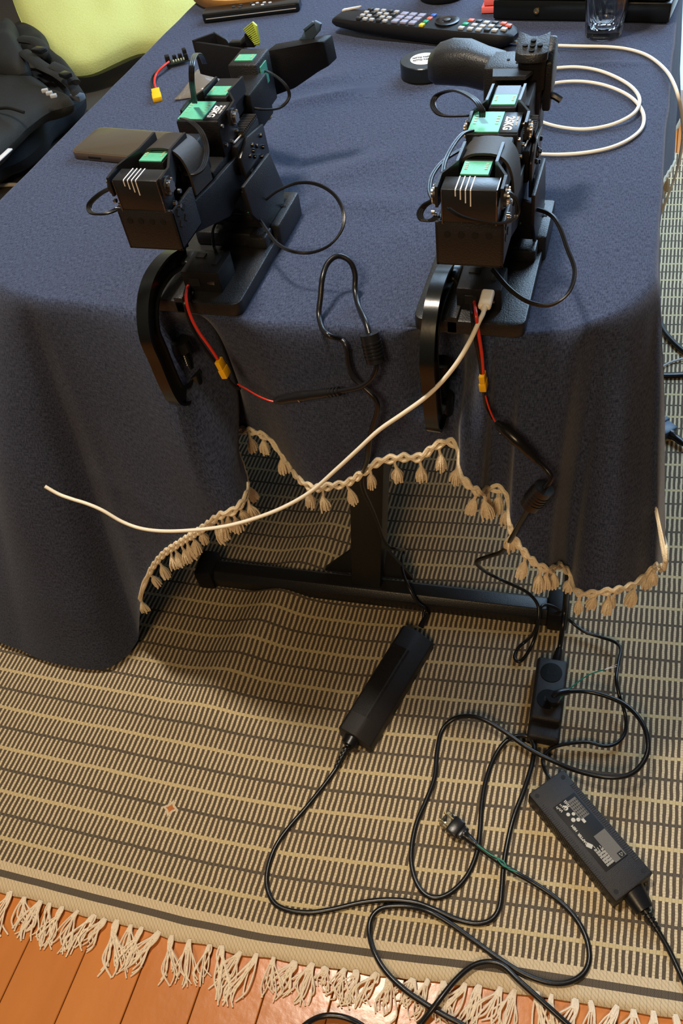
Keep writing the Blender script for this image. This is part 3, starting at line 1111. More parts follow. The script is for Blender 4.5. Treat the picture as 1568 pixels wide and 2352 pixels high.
def follower_gripper(A):
    """wide two-jaw gripper"""
    MB().box2((-0.012, 0.160, 0.100), (0.018, 0.212, 0.142), 0.002).build('gripper_body', M['plastic'], A)
    o = MB().box2((-0.022, 0.206, 0.100), (0.010, 0.248, 0.152), 0.002).build('gripper_servo', M['satin'], A)
    pcb_patch(A, (-0.007, 0.222, 0.1526), (0.020, 0.015))
    MB().box2((0.0098, 0.214, 0.125), (0.0110, 0.232, 0.146)).build('circuit_board', M['pcb'], A)
    b = MB()
    b.prism([(-0.012, 0.272, 0.098), (-0.104, 0.302, 0.104), (-0.086, 0.322, 0.104), (-0.050, 0.312, 0.102), (0.000, 0.290, 0.098)], (0, 0, 0.005), 0.001)
    b.prism([(-0.010, 0.270, 0.098), (-0.104, 0.300, 0.104), (-0.106, 0.302, 0.139), (-0.010, 0.276, 0.137)], (0.001, 0.0035, 0), 0.0008)
    b.prism([(-0.106, 0.301, 0.104), (-0.088, 0.322, 0.104), (-0.089, 0.323, 0.141), (-0.107, 0.302, 0.141)], (0.0035, -0.001, 0), 0.0008)
    b.prism([(-0.088, 0.322, 0.104), (-0.050, 0.313, 0.104), (-0.072, 0.319, 0.134), (-0.089, 0.323, 0.141)], (0, 0.003, 0), 0.0006)
    b.build('fixed_jaw', M['plastic'], A)
    b = MB()
    b.prism([(-0.004, 0.270, 0.140), (0.048, 0.291, 0.140), (0.054, 0.297, 0.138), (0.056, 0.299, 0.112), (0.044, 0.293, 0.108), (0.018, 0.280, 0.096), (-0.006, 0.268, 0.092)], (0.004, 0.020, 0), 0.0015)
    b.build('moving_jaw', M['plastic'], A)
    MB().prism([WY(x_, y_, .300) - A.location for x_, y_ in ((682, 95), (692, 84), (699, 70), (721, 48), (736, 56), (733, 72), (715, 93))], (0.001, 0.003, 0), 0.0004).box(WY(709, 60, .2995) - A.location, (.0145, .003, .003), .0004, rot=(0, -.55, 0)).build('blue_finger', M['navyprint'], A)['label'] = 'slate blue finger tip'
    b = MB()
    lp = [WY(x_, y_, .285) - A.location for x_, y_ in ((559, 68), (579, 51), (589, 60), (596, 98), (594, 105), (584, 102), (571, 86))]
    b.prism(lp, (0.0, 0.003, 0), 0.0003)
    for k in range(11):
        t = k / 10
        b.cyl(lp[0].lerp(lp[5], t) + Vector((0, -.0002, 0)), lp[1].lerp(lp[3], t) + Vector((0, -.0002, 0)), .0004, 6)
    b.build('ribbed_finger', M['lime'], A)['label'] = 'lime green ribbed finger pad'
    MB().cyl((-0.040, 0.296, 0.139), (-0.026, 0.290, 0.150), 0.005, 16).box((-0.046, 0.297, 0.138), (0.022, 0.010, 0.006), 0.001).box((-0.028, 0.290, 0.145), (0.010, 0.010, 0.014), 0.001).build('finger_hinge', M['gloss'], A)


def leader_handle(A):
    """pistol handle and trigger unit"""
    b = MB()
    b.box2((-0.033, 0.196, 0.100), (0.022, 0.236, 0.150), 0.003)
    b.box2((-0.022, 0.200, 0.070), (0.022, 0.236, 0.102), 0.003)
    b.build('trigger_body', M['satin'], A)
    MB().prism([(-0.020, 0.170, 0.150), (0.010, 0.170, 0.150), (0.016, 0.197, 0.146), (-0.024, 0.197, 0.146)], (0, 0.001, 0.003)).build('cover_plate', M['plastic'], A)
    MB().cyl((-0.012, 0.214, 0.150), (-0.012, 0.214, 0.1506), .0016, 12).box2((-0.004, 0.206, 0.1495), (0.010, 0.218, 0.1508), .0003).build('hole', M['hole'], A)
    # handle swept to the left
    b = MB()
    secs = []
    stations = [(-0.018, 0.226, 0.131, 0.022, 0.018), (-0.036, 0.234, 0.134, 0.021, 0.017), (-0.056, 0.246, 0.135, 0.024, 0.018), (-0.076, 0.254, 0.133, 0.026, 0.0175), (-0.090, 0.257, 0.130, 0.023, 0.016), (-0.098, 0.258, 0.128, 0.014, 0.011)]
    n = 20
    vv, ff = [], []
    for (x_, y_, z_, ry, rz_) in stations:
        for k in range(n):
            t = 2 * math.pi * k / n
            c_, s__ = math.cos(t), math.sin(t)
            q = (abs(c_) ** 3.4 + abs(s__) ** 3.4) ** (-1 / 3.4)
            vv.append((x_, y_ + ry * c_ * q, z_ + rz_ * s__ * q))
    for j in range(len(stations) - 1):
        for k in range(n):
            ff.append((j * n + k, j * n + (k + 1) % n, (j + 1) * n + (k + 1) % n, (j + 1) * n + k))
    ff += [tuple(range(n)), tuple(range((len(stations) - 1) * n, len(stations) * n))]
    b._add(vv, ff)
    b.build('handle', M['satin'], A)
    # trigger plate with five holes and notched top
    b = MB()
    poly = []
    for k in range(13):
        a = math.pi + math.pi * k / 12
        poly.append((0.0115 + 0.0150 * math.cos(a), 0.196 + 0.009 * math.sin(a), 0.157))
    poly += [(0.0255, 0.216, 0.166), (0.0215, 0.2135, 0.165), (0.016, 0.211, 0.164), (0.0085, 0.211, 0.164), (0.003, 0.2145, 0.165), (-0.0035, 0.218, 0.166)]
    b.prism(poly, (0, 0.002, 0.007), 0.0006)
    t_ = b.build('trigger_plate', M['satin'], A)
    b = MB()
    for (dx, dy) in ((0, 0), (-.0075, .0005), (.0075, .0005), (0, .0065), (0, -.0060)):
        c_ = Vector((0.0115 + dx * .9, 0.2015 + dy * .9, 0.1668 + dy * 0.35))
        b.cyl(c_, c_ + Vector((0, 0, 0.0010)), 0.0026, 14)
    b.build('hole', M['hole'], t_)
    MB().cyl((0.0115, 0.205, 0.128), (0.0115, 0.205, 0.160), 0.013, 28).build('trigger_pivot', M['plastic'], A)
    MB().prism([(0.0225, 0.205, 0.105), (0.0225, 0.250, 0.120), (0.0225, 0.246, 0.158), (0.0225, 0.232, 0.164), (0.0225, 0.206, 0.150)], (0.008, 0, 0), 0.002).build('trigger', M['satin'], A)
    MB().tube([(0.018, 0.206, 0.118), (0.030, 0.212, 0.118), (0.040, 0.210, 0.114)], 0.0034, n=8, sub=3).build('cable_plug', M['rubber'], A)
    MB().box2((-0.016, 0.142, 0.096), (0.018, 0.200, 0.140), 0.002).build('wrist_link', M['plastic'], A)


armL = make_arm('black robot arm on the left with a wide two-jaw gripper, clamped to the table edge', (-0.143, 0.0, TZ + 0.002), follower_gripper, 0.010, 0.014, 0.020)
armR = make_arm('black robot arm on the right with a pistol handle and five-hole trigger plate', (0.136, 0.0, TZ + 0.002), leader_handle)


def LP(A, pts):
    """pixels with height above the cloth -> local points of arm A"""
    return [W(p[0], p[1], TZ + p[2]) - A.location for p in pts]


# left arm leads
ribbon(armL, LP(armL, [(447, 236, .163), (444, 215, .175), (440, 180, .195), (441, 145, .205), (450, 125, .195), (462, 128, .175), (470, 145, .158)]))
ribbon(armL, LP(armL, [(418, 272, .165), (440, 280, .170), (463, 305, .165), (474, 345, .155), (465, 385, .150), (440, 402, .150), (412, 396, .152)]))
ribbon(armL, LP(armL, [(590, 155, .140), (625, 170, .140), (655, 195, .135), (664, 222, .125), (645, 246, .12), (610, 252, .125), (570, 246, .13)]), n=2)
ribbon(armL, LP(armL, [(262, 428, .150), (230, 445, .145), (205, 470, .135), (212, 490, .13), (245, 490, .13), (276, 475, .13), (284, 455, .14), (276, 436, .15)]))
ribbon(armL, LP(armL, [(612, 458, .06), (640, 437, .07), (685, 420, .078), (730, 424, .08), (768, 448, .08), (788, 485, .075), (786, 525, .066), (758, 562, .055), (715, 580, .045), (670, 577, .045), (635, 558, .045), (612, 528, .048), (590, 500, .05), (550, 485, .055), (512, 495, .055), (490, 525, .05), (490, 560, .045), (500, 585, .035)]), n=2, r=.0012, spread=(.0012, 0, .0012))
# right arm leads
ribbon(armR, LP(armR, [(1107, 268, .163), (1105, 250, .17), (1085, 225, .172), (1045, 208, .165), (1005, 218, .155), (994, 242, .15), (1015, 265, .148), (1072, 266, .15)]))
ribbon(armR, LP(armR, [(1085, 300, .163), (1062, 308, .165), (1040, 335, .165), (1022, 370, .165), (1016, 402, .17)]), n=2)
ribbon(armR, LP(armR, [(1062, 342, .145), (1020, 368, .148), (993, 402, .15), (986, 435, .152), (993, 458, .155)]), n=2)
ribbon(armR, LP(armR, [(996, 460, .155), (975, 472, .145), (964, 490, .14), (970, 505, .137), (990, 506, .137), (1003, 498, .142)]))
ribbon(armR, LP(armR, [(1152, 438, .165), (1175, 447, .165), (1188, 472, .158), (1183, 498, .15), (1155, 512, .150), (1110, 509, .155), (1060, 497, .162), (1028, 478, .168)]), n=2)
ribbon(armR, LP(armR, [(1195, 478, .065), (1225, 479, .07), (1262, 492, .072), (1284, 520, .07), (1302, 570, .062), (1319, 618, .055), (1312, 660, .05), (1290, 688, .045), (1255, 702, .04), (1210, 692, .04), (1168, 662, .045), (1130, 618, .05)]), n=2, r=.0013, spread=(.0012, 0, .0014))
ribbon(armR, LP(armR, [(1203, 268, .145), (1218, 300, .135), (1226, 330, .12), (1230, 358, .11)]), n=3, r=.0014)

# ------------------------------------------------------------------ clamps
def clamp(label, x, z0, px_screw, reach=0.0):
    K = thing('table_clamp', label, 'clamp', (x, 0.0, TZ), 0, None)
    # C-shaped I-section frame in the plane x=const (local y, z)
    yo = -0.054 + reach
    path = [(0.050, z0 + .004), (0.030, z0 + .010), (0.006, z0 + .016), (-0.022, z0 + .015), (yo + 0.012, z0 + 0.003), (yo, z0 - 0.020), (yo + .001, -0.02), (yo + .003, -0.060), (yo + 0.009, -0.082), (yo + 0.025, -0.092), (yo + 0.050, -0.090)]
    pts = spline([Vector((0, p[0], p[1])) for p in path], 5)
    def sweep(name, wx, hi, ho, m):
        b = MB()
        rings_ = []
        for i, p in enumerate(pts):
            t = (pts[min(i + 1, len(pts) - 1)] - pts[max(i - 1, 0)]).normalized()
            nn = Vector((0, t.z, -t.y))      # in-plane normal
            sgn = 1
            rings_.append([p + Vector((sx * wx, 0, 0)) + nn * k for sx, k in ((-1, hi), (1, hi), (1, ho), (-1, ho))])
        v = [q for r_ in rings_ for q in r_]
        f = [(j * 4 + k, j * 4 + (k + 1) % 4, (j + 1) * 4 + (k + 1) % 4, (j + 1) * 4 + k) for j in range(len(rings_) - 1) for k in range(4)]
        f += [(0, 1, 2, 3), tuple(range(len(v) - 4, len(v)))]
        b._add(v, f)
        ed = [e for e in b.bm.edges if len(e.link_faces) == 2 and e.calc_face_angle(0) > 1.0]
        bmesh.ops.bevel(b.bm, geom=ed, offset=0.0009, segments=2, affect='EDGES', profile=0.5)
        return b.build(name, m, K)
    sweep('frame', 0.0030, -0.0095, 0.0095, M['gloss'])
    sweep('flange', 0.0065, 0.0075, 0.0105, M['gloss'])
    sweep('flange', 0.0065, -0.0105, -0.0075, M['gloss'])
    MB().box((0, 0.046, z0 - .001), (0.022, 0.024, 0.012), 0.003).build('top_jaw', M['gloss'], K)
    ys = yo + 0.045
    b = MB()
    b.cyl((0, ys, -0.150), (0, ys, -0.045), 0.0044, 16)
    for k in range(34):
        b.cyl((0, ys, -0.148 + k * 0.003), (0, ys, -0.1465 + k * 0.003), 0.0056, 14, 0.0044)
    b.build('screw', M['steel'] if False else M['gloss'], K)
    MB().cyl((0, ys, -0.102), (0, ys, -0.080), 0.011, 20).build('threaded_boss', M['gloss'], K)
    MB().cyl((0, ys, -0.047), (0, ys, -0.036), 0.012, 24, 0.010).build('swivel_pad', M['gloss'], K)
    return K, ys


kl, ysl = clamp('black glossy C-clamp holding the left robot arm to the table edge', -0.184, 0.027, 0)
MB().cyl((-0.004, ysl, -0.155), (0.004, ysl, -0.155), 0.004, 12).cyl((0, ysl - .022, -.155), (0, ysl + .03, -.155), 0.0022, 10).build('tommy_bar', M['gloss'], kl)
kr, ysr = clamp('black glossy C-clamp holding the right robot arm, its crossbar sticking out sideways', 0.098, 0.027, 0, 0.002)
MB().cyl((-0.016, ysr, -0.150), (0.045, ysr, -0.147), 0.0020, 10).cyl((-0.018, ysr, -0.150), (-0.015, ysr, -0.150), 0.0034, 10).build('tommy_bar', M['gloss'], kr)

# ------------------------------------------------------------------ power leads with yellow connectors
def yellow_plug(parent, a, b, name='connector', w_=0.0105, h=0.0055, world=True):
    a, b = Vector(a), Vector(b)
    d = (b - a)
    L = d.length
    q = d.to_track_quat('Y', 'Z').to_matrix().to_4x4()
    mt = Matrix.Translation((a + b) / 2) @ q
    m_ = MB()
    m_.box((0, -L * .25, 0), (w_, L * .5, h), 0.0008, mtx=mt)
    m_.box((0, L * .22, 0), (w_ * 1.12, L * .50, h * 1.25), 0.0010, mtx=mt)
    o = m_.build(name, M['yellow'], parent, world=world)
    return o


def lead(label, red, black, plug, tail_black, tail_red, cat='power lead'):
    base = red[0].copy()
    T = thing('power_lead', label, cat, base)
    MB().tube(red, 0.0016, n=8, sub=6).build('red_wire', M['red'], T, world=True)
    MB().tube(black, 0.0016, n=8, sub=6).build('black_wire', M['rubber'], T, world=True)
    yellow_plug(T, *plug)
    if tail_black:
        MB().tube(tail_black, 0.0016, n=8, sub=5).build('sleeve', M['rubber'], T, world=True)
    if tail_red:
        MB().tube(tail_red, 0.0009, n=8, sub=5).build('thin_red_wire', M['red'], T, world=True)
    return T


yy = -0.020
lead('short red and black lead hanging from the left robot arm with a yellow connector',
     [W(448, 632, TZ + .024), W(437, 645, TZ + .018), WY(427, 680, -.022), WY(436, 722, -.030), WY(455, 760, -.034), WY(480, 795, -.036), WY(500, 825, -.036)],
     [W(440, 634, TZ + .024), W(431, 650, TZ + .017), WY(423, 684, -.022), WY(431, 728, -.030), WY(449, 768, -.034), WY(472, 803, -.036), WY(493, 832, -.036)],
     (WY(501, 826, -.036), WY(521, 864, -.036)),
     [WY(519, 862, -.036), WY(528, 876, -.036), WY(542, 890, -.036), WY(552, 893, -.036)],
     [WY(545, 882, -.036), WY(565, 893, -.037), WY(590, 908, -.038), WY(615, 919, -.038), WY(632, 923, -.038)])
lead('short red and black lead hanging from the right robot arm with a yellow connector',
     [W(1087, 662, TZ + .024), W(1088, 680, TZ + .015), WY(1092, 715, -.026), WY(1098, 760, -.032), WY(1106, 815, -.034), WY(1109, 858, -.034)],
     [W(1083, 664, TZ + .023), W(1083, 684, TZ + .014), WY(1083, 720, -.026), WY(1090, 770, -.032), WY(1100, 820, -.034), WY(1105, 860, -.034)],
     (WY(1107, 858, -.034), WY(1111, 893, -.034)),
     [WY(1109, 892, -.034), WY(1111, 910, -.034), WY(1116, 935, -.034), WY(1130, 962, -.036)],
     [WY(1114, 908, -.034), WY(1122, 935, -.035), WY(1130, 955, -.036), WY(1137, 968, -.037)])
# lead of the small circuit board behind the left arm
T = thing('driver_board', 'small bare circuit board with a red and black lead on the cloth by the pillow', 'circuit board', W(400, 150, TZ + .002))
p = Matrix.Translation(W(406, 135, TZ + .010)) @ Matrix.Rotation(0.55, 4, 'Z')
bo = MB().box((0, 0, -.003), (0.036, 0.020, 0.0016), 0.0003, mtx=p).build('board', mat('black_circuit_board', (0.012, 0.02, 0.016), .35), T, world=True)
m_ = MB()
for (dx, dy, s) in ((-.014, .002, (.007, .010, .009)), (-.003, .005, (.006, .006, .006)), (.006, .005, (.006, .006, .006)), (.014, .004, (.006, .010, .012)), (.014, -.006, (.006, .005, .008))):
    m_.box((dx, dy, s[2] / 2 - .002), s, .0004, mtx=p)
m_.build('socket', M['plastic'], T, world=True)
m_ = MB()
for k in range(5):
    m_.box((-.006 + k * .004, -.006, 0), (.002, .005, .002), 0, mtx=p)
m_.build('component', M['solder'], T, world=True)
MB().tube([W(388, 142, TZ + .012), W(372, 155, TZ + .012), W(358, 172, TZ + .008), W(355, 190, TZ + .005), W(360, 208, TZ + .005)], .0016, n=8).build('red_wire', M['red'], T, world=True)
MB().tube([W(384, 146, TZ + .010), W(366, 160, TZ + .010), W(351, 176, TZ + .006), W(348, 192, TZ + .004), W(353, 210, TZ + .005)], .0016, n=8).build('black_wire', M['rubber'], T, world=True)
yellow_plug(T, W(357, 206, TZ + .006), W(362, 230, TZ + .005), w_=.012)
T = thing('yellow_connector', 'loose yellow connector lying behind the left robot arm', 'connector', W(608, 268, TZ + .002))
yellow_plug(T, W(592, 262, TZ + .006), W(618, 268, TZ + .006), name='shell', w_=.011)
MB().tube([W(594, 262, TZ + .006), W(580, 262, TZ + .006), W(560, 268, TZ + .006)], .0020, n=8).build('black_wire', M['rubber'], T, world=True)
MB().cyl(W(616, 267.5, TZ + .006), W(619, 268.3, TZ + .006), .002, 10).build('pin_hole', M['hole'], T, world=True)

# ------------------------------------------------------------------ left power adapter with its DC cable
def brick(label, c_px, u_px, L, Wd, H, lab):
    """c_px: pixel of the top face centre; u_px: pixel towards the DC end"""
    c = W(*c_px, H)
    u = W(*u_px, H) - c
    ang = math.atan2(u.y, u.x) - math.pi / 2
    T = thing('power_adapter', label, 'power adapter', (c.x, c.y, 0.001), ang)
    return T, c, u.normalized()


corn = [W(925, 1428, .034), W(980, 1466, .034), W(778, 1672, .034), W(832, 1700, .034)]
cL = (corn[0] + corn[1] + corn[2] + corn[3]) / 4
uL = ((corn[0] + corn[1]) - (corn[2] + corn[3])).normalized()
LL = ((corn[0] + corn[1]) - (corn[2] + corn[3])).length / 2
angL = math.atan2(uL.y, uL.x) - math.pi / 2
TL = thing('power_adapter', 'long black power adapter without a visible label, on the rug below the foot beam', 'power adapter', (cL.x, cL.y, 0.003), angL)
HL = 0.033
body = MB().prism([(-.023, -LL / 2, 0), (-.023, -LL / 2, HL * .86), (-.019, -LL / 2, HL), (.006, -LL / 2, HL), (.011, -LL / 2, HL * .93), (.033, -LL / 2, HL * .50), (.035, -LL / 2, .0)], (0, LL, 0), 0.0022).build('housing', M['housing'], TL)
b = MB()
for k in range(58):
    y_ = -LL * .33 + k * (LL * .64 / 57)
    b.box((-.0065, y_, HL + .0002), (.024, .0010, .0012))
b.build('rib', M['housing'], body)['kind'] = 'stuff'
b = MB()
for k in range(58):
    y_ = -LL * .33 + k * (LL * .64 / 57)
    b.box((.0100, y_, HL * .955), (.0035, .0011, .0016), rot=(0, .5, 0))
b.build('edge_rib', M['housing'], body)['kind'] = 'stuff'
DCr = 0.0027
yf = -0.052
pathA = [W(974, 1432, .022), W(972, 1410, .030), W(975, 1398, .035), W(958, 1384, .045), W(940, 1352, .062), W(926, 1318, .07), W(922, 1285, .075), W(928, 1264, .085)]
pathA += [WY(915, 1262, .105), WY(895, 1258, .10), WY(880, 1238, .095), WY(868, 1205, .08), WY(852, 1165, .06), WY(836, 1130, .03), WY(830, 1098, -.02), WY(843, 1055, -.045), WY(850, 1000, -.045), WY(866, 942, -.042), WY(860, 915, -.040), WY(835, 890, -.036), WY(812, 868, -.034), WY(800, 835, -.030), WY(795, 795, -.026), WY(780, 778, -.022), W(756, 771, TZ + .006), W(740, 755, TZ + .006),
          W(732, 722, TZ + .010), W(736, 680, TZ + .022), W(740, 640, TZ + .034), W(752, 605, TZ + .040), W(776, 588, TZ + .042), W(803, 600, TZ + .036), W(815, 630, TZ + .024), W(815, 665, TZ + .012), W(822, 700, TZ + .007), W(838, 735, TZ + .010), WY(848, 768, -.025)]
MB().tube(pathA, DCr, n=10, sub=5).build('dc_cable', M['rubber'], TL)
def wpart(mb, name, m, parent):
    """build a world-space part under a rotated thing"""
    o = mb.build(name, m, None)
    bpy.context.view_layer.update()
    o.parent = parent
    o.matrix_parent_inverse = parent.matrix_world.inverted()
    return o
D.objects.remove([o for o in TL.children if o.name.startswith('dc_cable')][0])
bpy.context.view_layer.update()
wpart(MB().tube(pathA, DCr, n=10, sub=5), 'dc_cable', M['rubber'], TL)
fa, fb = WY(848, 766, -.026), WY(863, 832, -.036)
fe = MB().cyl(fa, fb, .0092, 24)
fd = (fb - fa).normalized()
for k in range(5):
    q = fa + (fb - fa) * (.26 + k * .12)
    fe.cyl(q, q + fd * .0016, .0098, 24)
wpart(fe, 'ferrite_bead', M['rubber'], TL)
pB = [fb, WY(863, 848, -.038), WY(852, 870, -.040), WY(828, 888, -.042), WY(800, 895, -.042), WY(775, 899, -.042)]
wpart(MB().tube(pB, DCr * .9, n=10, sub=5), 'dc_cable_end', M['rubber'], TL)
pc = [WY(782, 898, -.042), WY(740, 904, -.041), WY(700, 909, -.040), WY(660, 915, -.039), WY(632, 921, -.038)]
wpart(MB().tube(pc, .0042, n=14, sub=5, radii=[.0030, .0042, .0048, .0048, .0055, .0055, .0052, .0050, .0035]), 'barrel_plug', M['rubber'], TL)
m_ = MB()
for t in (.02, .07, .12, .17):
    q = pc[0].lerp(pc[-1], t)
    m_.cyl(q, q + (pc[-1] - pc[0]).normalized() * .0022, .0048, 14)
wpart(m_, 'strain_relief', M['rubber'], TL)
q = pc[0].lerp(pc[-1], .60)
wpart(MB().cyl(q, q + (pc[-1] - pc[0]).normalized() * .0012, .0057, 18), 'ring', M['steel'], TL)
wpart(MB().tube([W(982, 1410, .030), W(974, 1424, .026), W(966, 1440, .022)], .0045, n=12, sub=3, radii=[.0032, .004, .005, .0055]), 'strain_relief', M['rubber'], TL)

# its mains cord, from the adapter's lower end round the loops to the strip
cr = 0.0036
cordA = [(795, 1722, .014), (782, 1746, .010), (770, 1768, .006), (742, 1806), (702, 1856), (662, 1902), (632, 1946), (615, 1995), (613, 2035), (628, 2072), (660, 2090), (710, 2096), (765, 2088), (830, 2073), (890, 2067), (950, 2072), (1000, 2090, .006), (1050, 2112), (1095, 2121), (1128, 2112), (1146, 2085), (1152, 2040), (1156, 1990), (1165, 1935, .006), (1180, 1875, .010), (1204, 1812, .012), (1222, 1752, .012), (1226, 1712, .012), (1212, 1692, .012), (1185, 1691, .012), (1158, 1706, .008), (1134, 1742), (1115, 1795), (1106, 1850), (1102, 1905), (1095, 1958), (1072, 2012), (1035, 2050), (1000, 2062), (970, 2048), (950, 2010), (944, 1960), (955, 1895), (978, 1840), (998, 1785), (1003, 1730), (1014, 1680), (1040, 1652, .012), (1078, 1645, .022), (1115, 1655, .026), (1160, 1682, .024), (1215, 1720, .022), (1270, 1748, .022), (1330, 1772, .030), (1395, 1785, .038), (1448, 1778, .042), (1480, 1745, .046), (1488, 1705, .050), (1474, 1660, .052), (1440, 1622, .052), (1395, 1600, .050), (1345, 1588, .048), (1300, 1588, .050)]
TC = thing('mains_cord', 'black mains cord looping over the rug from the long unlabelled adapter to the power strip', 'power cord', W(700, 1856, 0))
MB().tube([W(p[0], p[1], p[2] if len(p) > 2 else .0045) for p in cordA], cr, n=10, sub=6).build('cable', M['rubber'], TC, world=True)
m_ = MB().tube([W(812, 1690, .018), W(800, 1712, .016)], .0115, n=14, sub=2, flat=1.15)
m_.build('inlet_plug', M['rubber'], TC, world=True)
m_ = MB()
a, b_ = W(800, 1710, .014), W(770, 1768, .006)
for k in range(6):
    q = a.lerp(b_, k / 6)
    m_.cyl(q, q + (b_ - a).normalized() * .0035, .0066 - k * .0004, 12)
m_.build('strain_relief', M['rubber'], TC, world=True)
MB().cyl(W(1270, 1612, .038), W(1270, 1600, .056), .010, 20).tube([W(1270, 1602, .052), W(1282, 1592, .054), W(1304, 1588, .050)], .0055, n=12, sub=4).build('wall_plug', M['rubber'], TC, world=True)
MB().tube([W(1282, 1612, .045), W(1292, 1598, .05), W(1320, 1572, .052), W(1352, 1550, .052), W(1388, 1538, .052)], .0010, n=7).build('earth_wire', M['green'], TC, world=True)['label'] = 'green earth wire'
MB().tube([W(1386, 1539, .052), W(1402, 1532, .052), W(1417, 1526, .053)], .0005, n=6).tube([W(1386, 1539, .052), W(1400, 1535, .051), W(1415, 1531, .051)], .0004, n=6).build('bare_strand', M['copper'], TC, world=True)

# ------------------------------------------------------------------ right adapter
HR = 0.031
corn = [W(1210, 1822, HR), W(1295, 1768, HR), W(1418, 2075, HR), W(1497, 2003, HR)]
cR = sum(corn, Vector()) / 4
uR = ((corn[0] + corn[1]) - (corn[2] + corn[3])).normalized()
LR = ((corn[0] + corn[1]) - (corn[2] + corn[3])).length / 2
WR = ((corn[1] + corn[3]) - (corn[0] + corn[2])).length / 2
TR = thing('power_adapter', 'black power adapter with a printed rating label, at the right on the rug', 'power adapter', (cR.x, cR.y, 0.001), math.atan2(uR.y, uR.x) - math.pi / 2)
body = MB().box((0, 0, HR / 2), (WR, LR, HR), .0030).build('housing', M['housing'], TR)
b = MB()
for s in (-1, 1):
    for k in range(44):
        y_ = -LR * .36 + k * (LR * .72 / 43)
        b.box((s * WR * .425, y_, HR + .0001), (WR * .10, .0012, .0012))
        b.box((s * (WR / 2 + .0001), y_, HR * .62), (.0010, .0012, HR * .5))
b.build('rib', M['housing'], body)['kind'] = 'stuff'
b = MB()
for sx, sy in ((-1, 1), (1, 1), (1, -1), (-1, -1)):
    b.cyl((sx * WR * .37, sy * LR * .445, HR - .0004), (sx * WR * .37, sy * LR * .445, HR + .0003), .0032, 18)
b.build('foot_recess', M['label'], body)
LW, LLn = WR * .60, LR * .60
lab = MB().box((WR * .03, -LR * .0, HR + .0002), (LW, LLn, .0006), .0001).build('rating_label', M['label'], body)
# printed matter (reads along the length of the label, top towards +x side)
def T2(s, size, x, y, m='lprint', sx=1.0, bold=0.0):
    return text_part(s, size, M[m], lab, (x, y, HR + .0006), (0, 0, math.pi / 2), sx=sx, bold=bold)
T2('ADAPTER', .0050, WR * -.20, -LR * .03, bold=.0002)
T2('HEM', .0050, WR * -.19, LR * .08, bold=.0002)
b = MB()
zt = HR + .0006
for (x_, y_, r_) in ((-.09, .135, .0030), (.0, .17, .0024), (-.0, .115, .0027), (-.10, .19, .0026), (-.05, .24, .0035)):
    b.cyl((WR * x_, LR * y_, zt - .0001), (WR * x_, LR * y_, zt + .0001), r_, 16)
b.box((WR * .08, LR * .085, zt), (.004, .006, .0002)).box((WR * -.18, -LR * .085, zt), (.006, .008, .0002), rot=(0, 0, .5))
rnd = random.Random(4)
for k in range(5):                # kanji-like strokes at the head of the label, too small to read
    for j in range(3):
        b.box((WR * (-.18 + j * .10 + rnd.uniform(-.02, .02)), LR * (.285 - .012 * k), zt), (rnd.uniform(.002, .005), .0011, .0002), rot=(0, 0, rnd.uniform(-.3, .3)))
for k in range(9):                # lines of small print
    for j in range(rnd.randint(5, 8)):
        y_ = -.27 + j * .022
        b.box((WR * (-.16 + k * .021), LR * (y_ + rnd.uniform(0, .004)), zt), (.0008, LR * .018, .0002))
b.build('printed_marks', M['lprint'], lab)
b = MB()
b.box((WR * .16, LR * .185, zt - .0001), (WR * .24, LR * .17, .0002))
b.box((WR * .17, -LR * .17, zt - .0001), (WR * .30, LR * .24, .0002))
b.build('printed_panel', M['dprint'], lab)
b = MB()
for k in range(5):
    for j in range(6):
        b.box((WR * (.08 + k * .045), LR * (.12 + j * .025), zt + .0001), (.0012, LR * rnd.uniform(.008, .02), .0002))
b.box((WR * .23, -LR * .265, zt + .0001), (.008, .008, .0002))
b.build('printed_text', M['label'], lab)
b = MB()
tri = [(WR * .23 + .0028 * math.cos(a_), -LR * .265 + .0028 * math.sin(a_)) for a_ in (math.pi / 2 + .9, math.pi / 2 + .9 + 2.094, math.pi / 2 + .9 + 4.189)]
for (p0, p1) in zip(tri, tri[1:] + tri[:1]):
    b.cyl((p0[0], p0[1], zt + .0003), (p1[0], p1[1], zt + .0003), .00025, 6)
b.build('warning_triangle', M['lprint'], lab)
bpy.context.view_layer.update()
# its DC cable: up behind the beam, the hanging loop, ferrite, barrel plug
yc = -0.062
dc2 = [W(1268, 1793, .018), W(1256, 1778, .016), W(1247, 1758, .010), W(1248, 1738, .010), W(1268, 1718, .012), W(1305, 1708, .014), W(1350, 1705, .014), W(1390, 1714, .012), W(1420, 1704, .010), W(1436, 1678, .010), W(1435, 1640, .016), W(1422, 1598, .034), W(1415, 1560, .042), W(1420, 1520, .036), W(1425, 1492, .028), W(1412, 1475, .020), W(1375, 1462, .015), W(1340, 1450, .015), W(1308, 1425, .022), W(1282, 1400, .055), W(1255, 1389, .065),
       W(1240, 1398, .068), W(1236, 1430, .050), W(1226, 1470, .02), W(1208, 1505, .008), W(1192, 1520, .005), W(1181, 1510, .005), W(1190, 1488, .006), W(1208, 1472, .012), W(1226, 1452, .045), W(1236, 1420, .068), W(1234, 1388, .082), W(1210, 1360, .10), W(1165, 1338, .13), W(1118, 1315, .16), WY(1094, 1292, .02), WY(1118, 1279, .0), WY(1150, 1268, -.02), WY(1170, 1243, -.05), WY(1190, 1208, -.064), WY(1212, 1170, -.068)]
wpart(MB().tube(dc2, DCr, n=10, sub=5), 'dc_cable', M['rubber'], TR)
fa, fb = WY(1217, 1160, -.070), WY(1250, 1120, -.068)
fe = MB().cyl(fa, fb, .0105, 24)
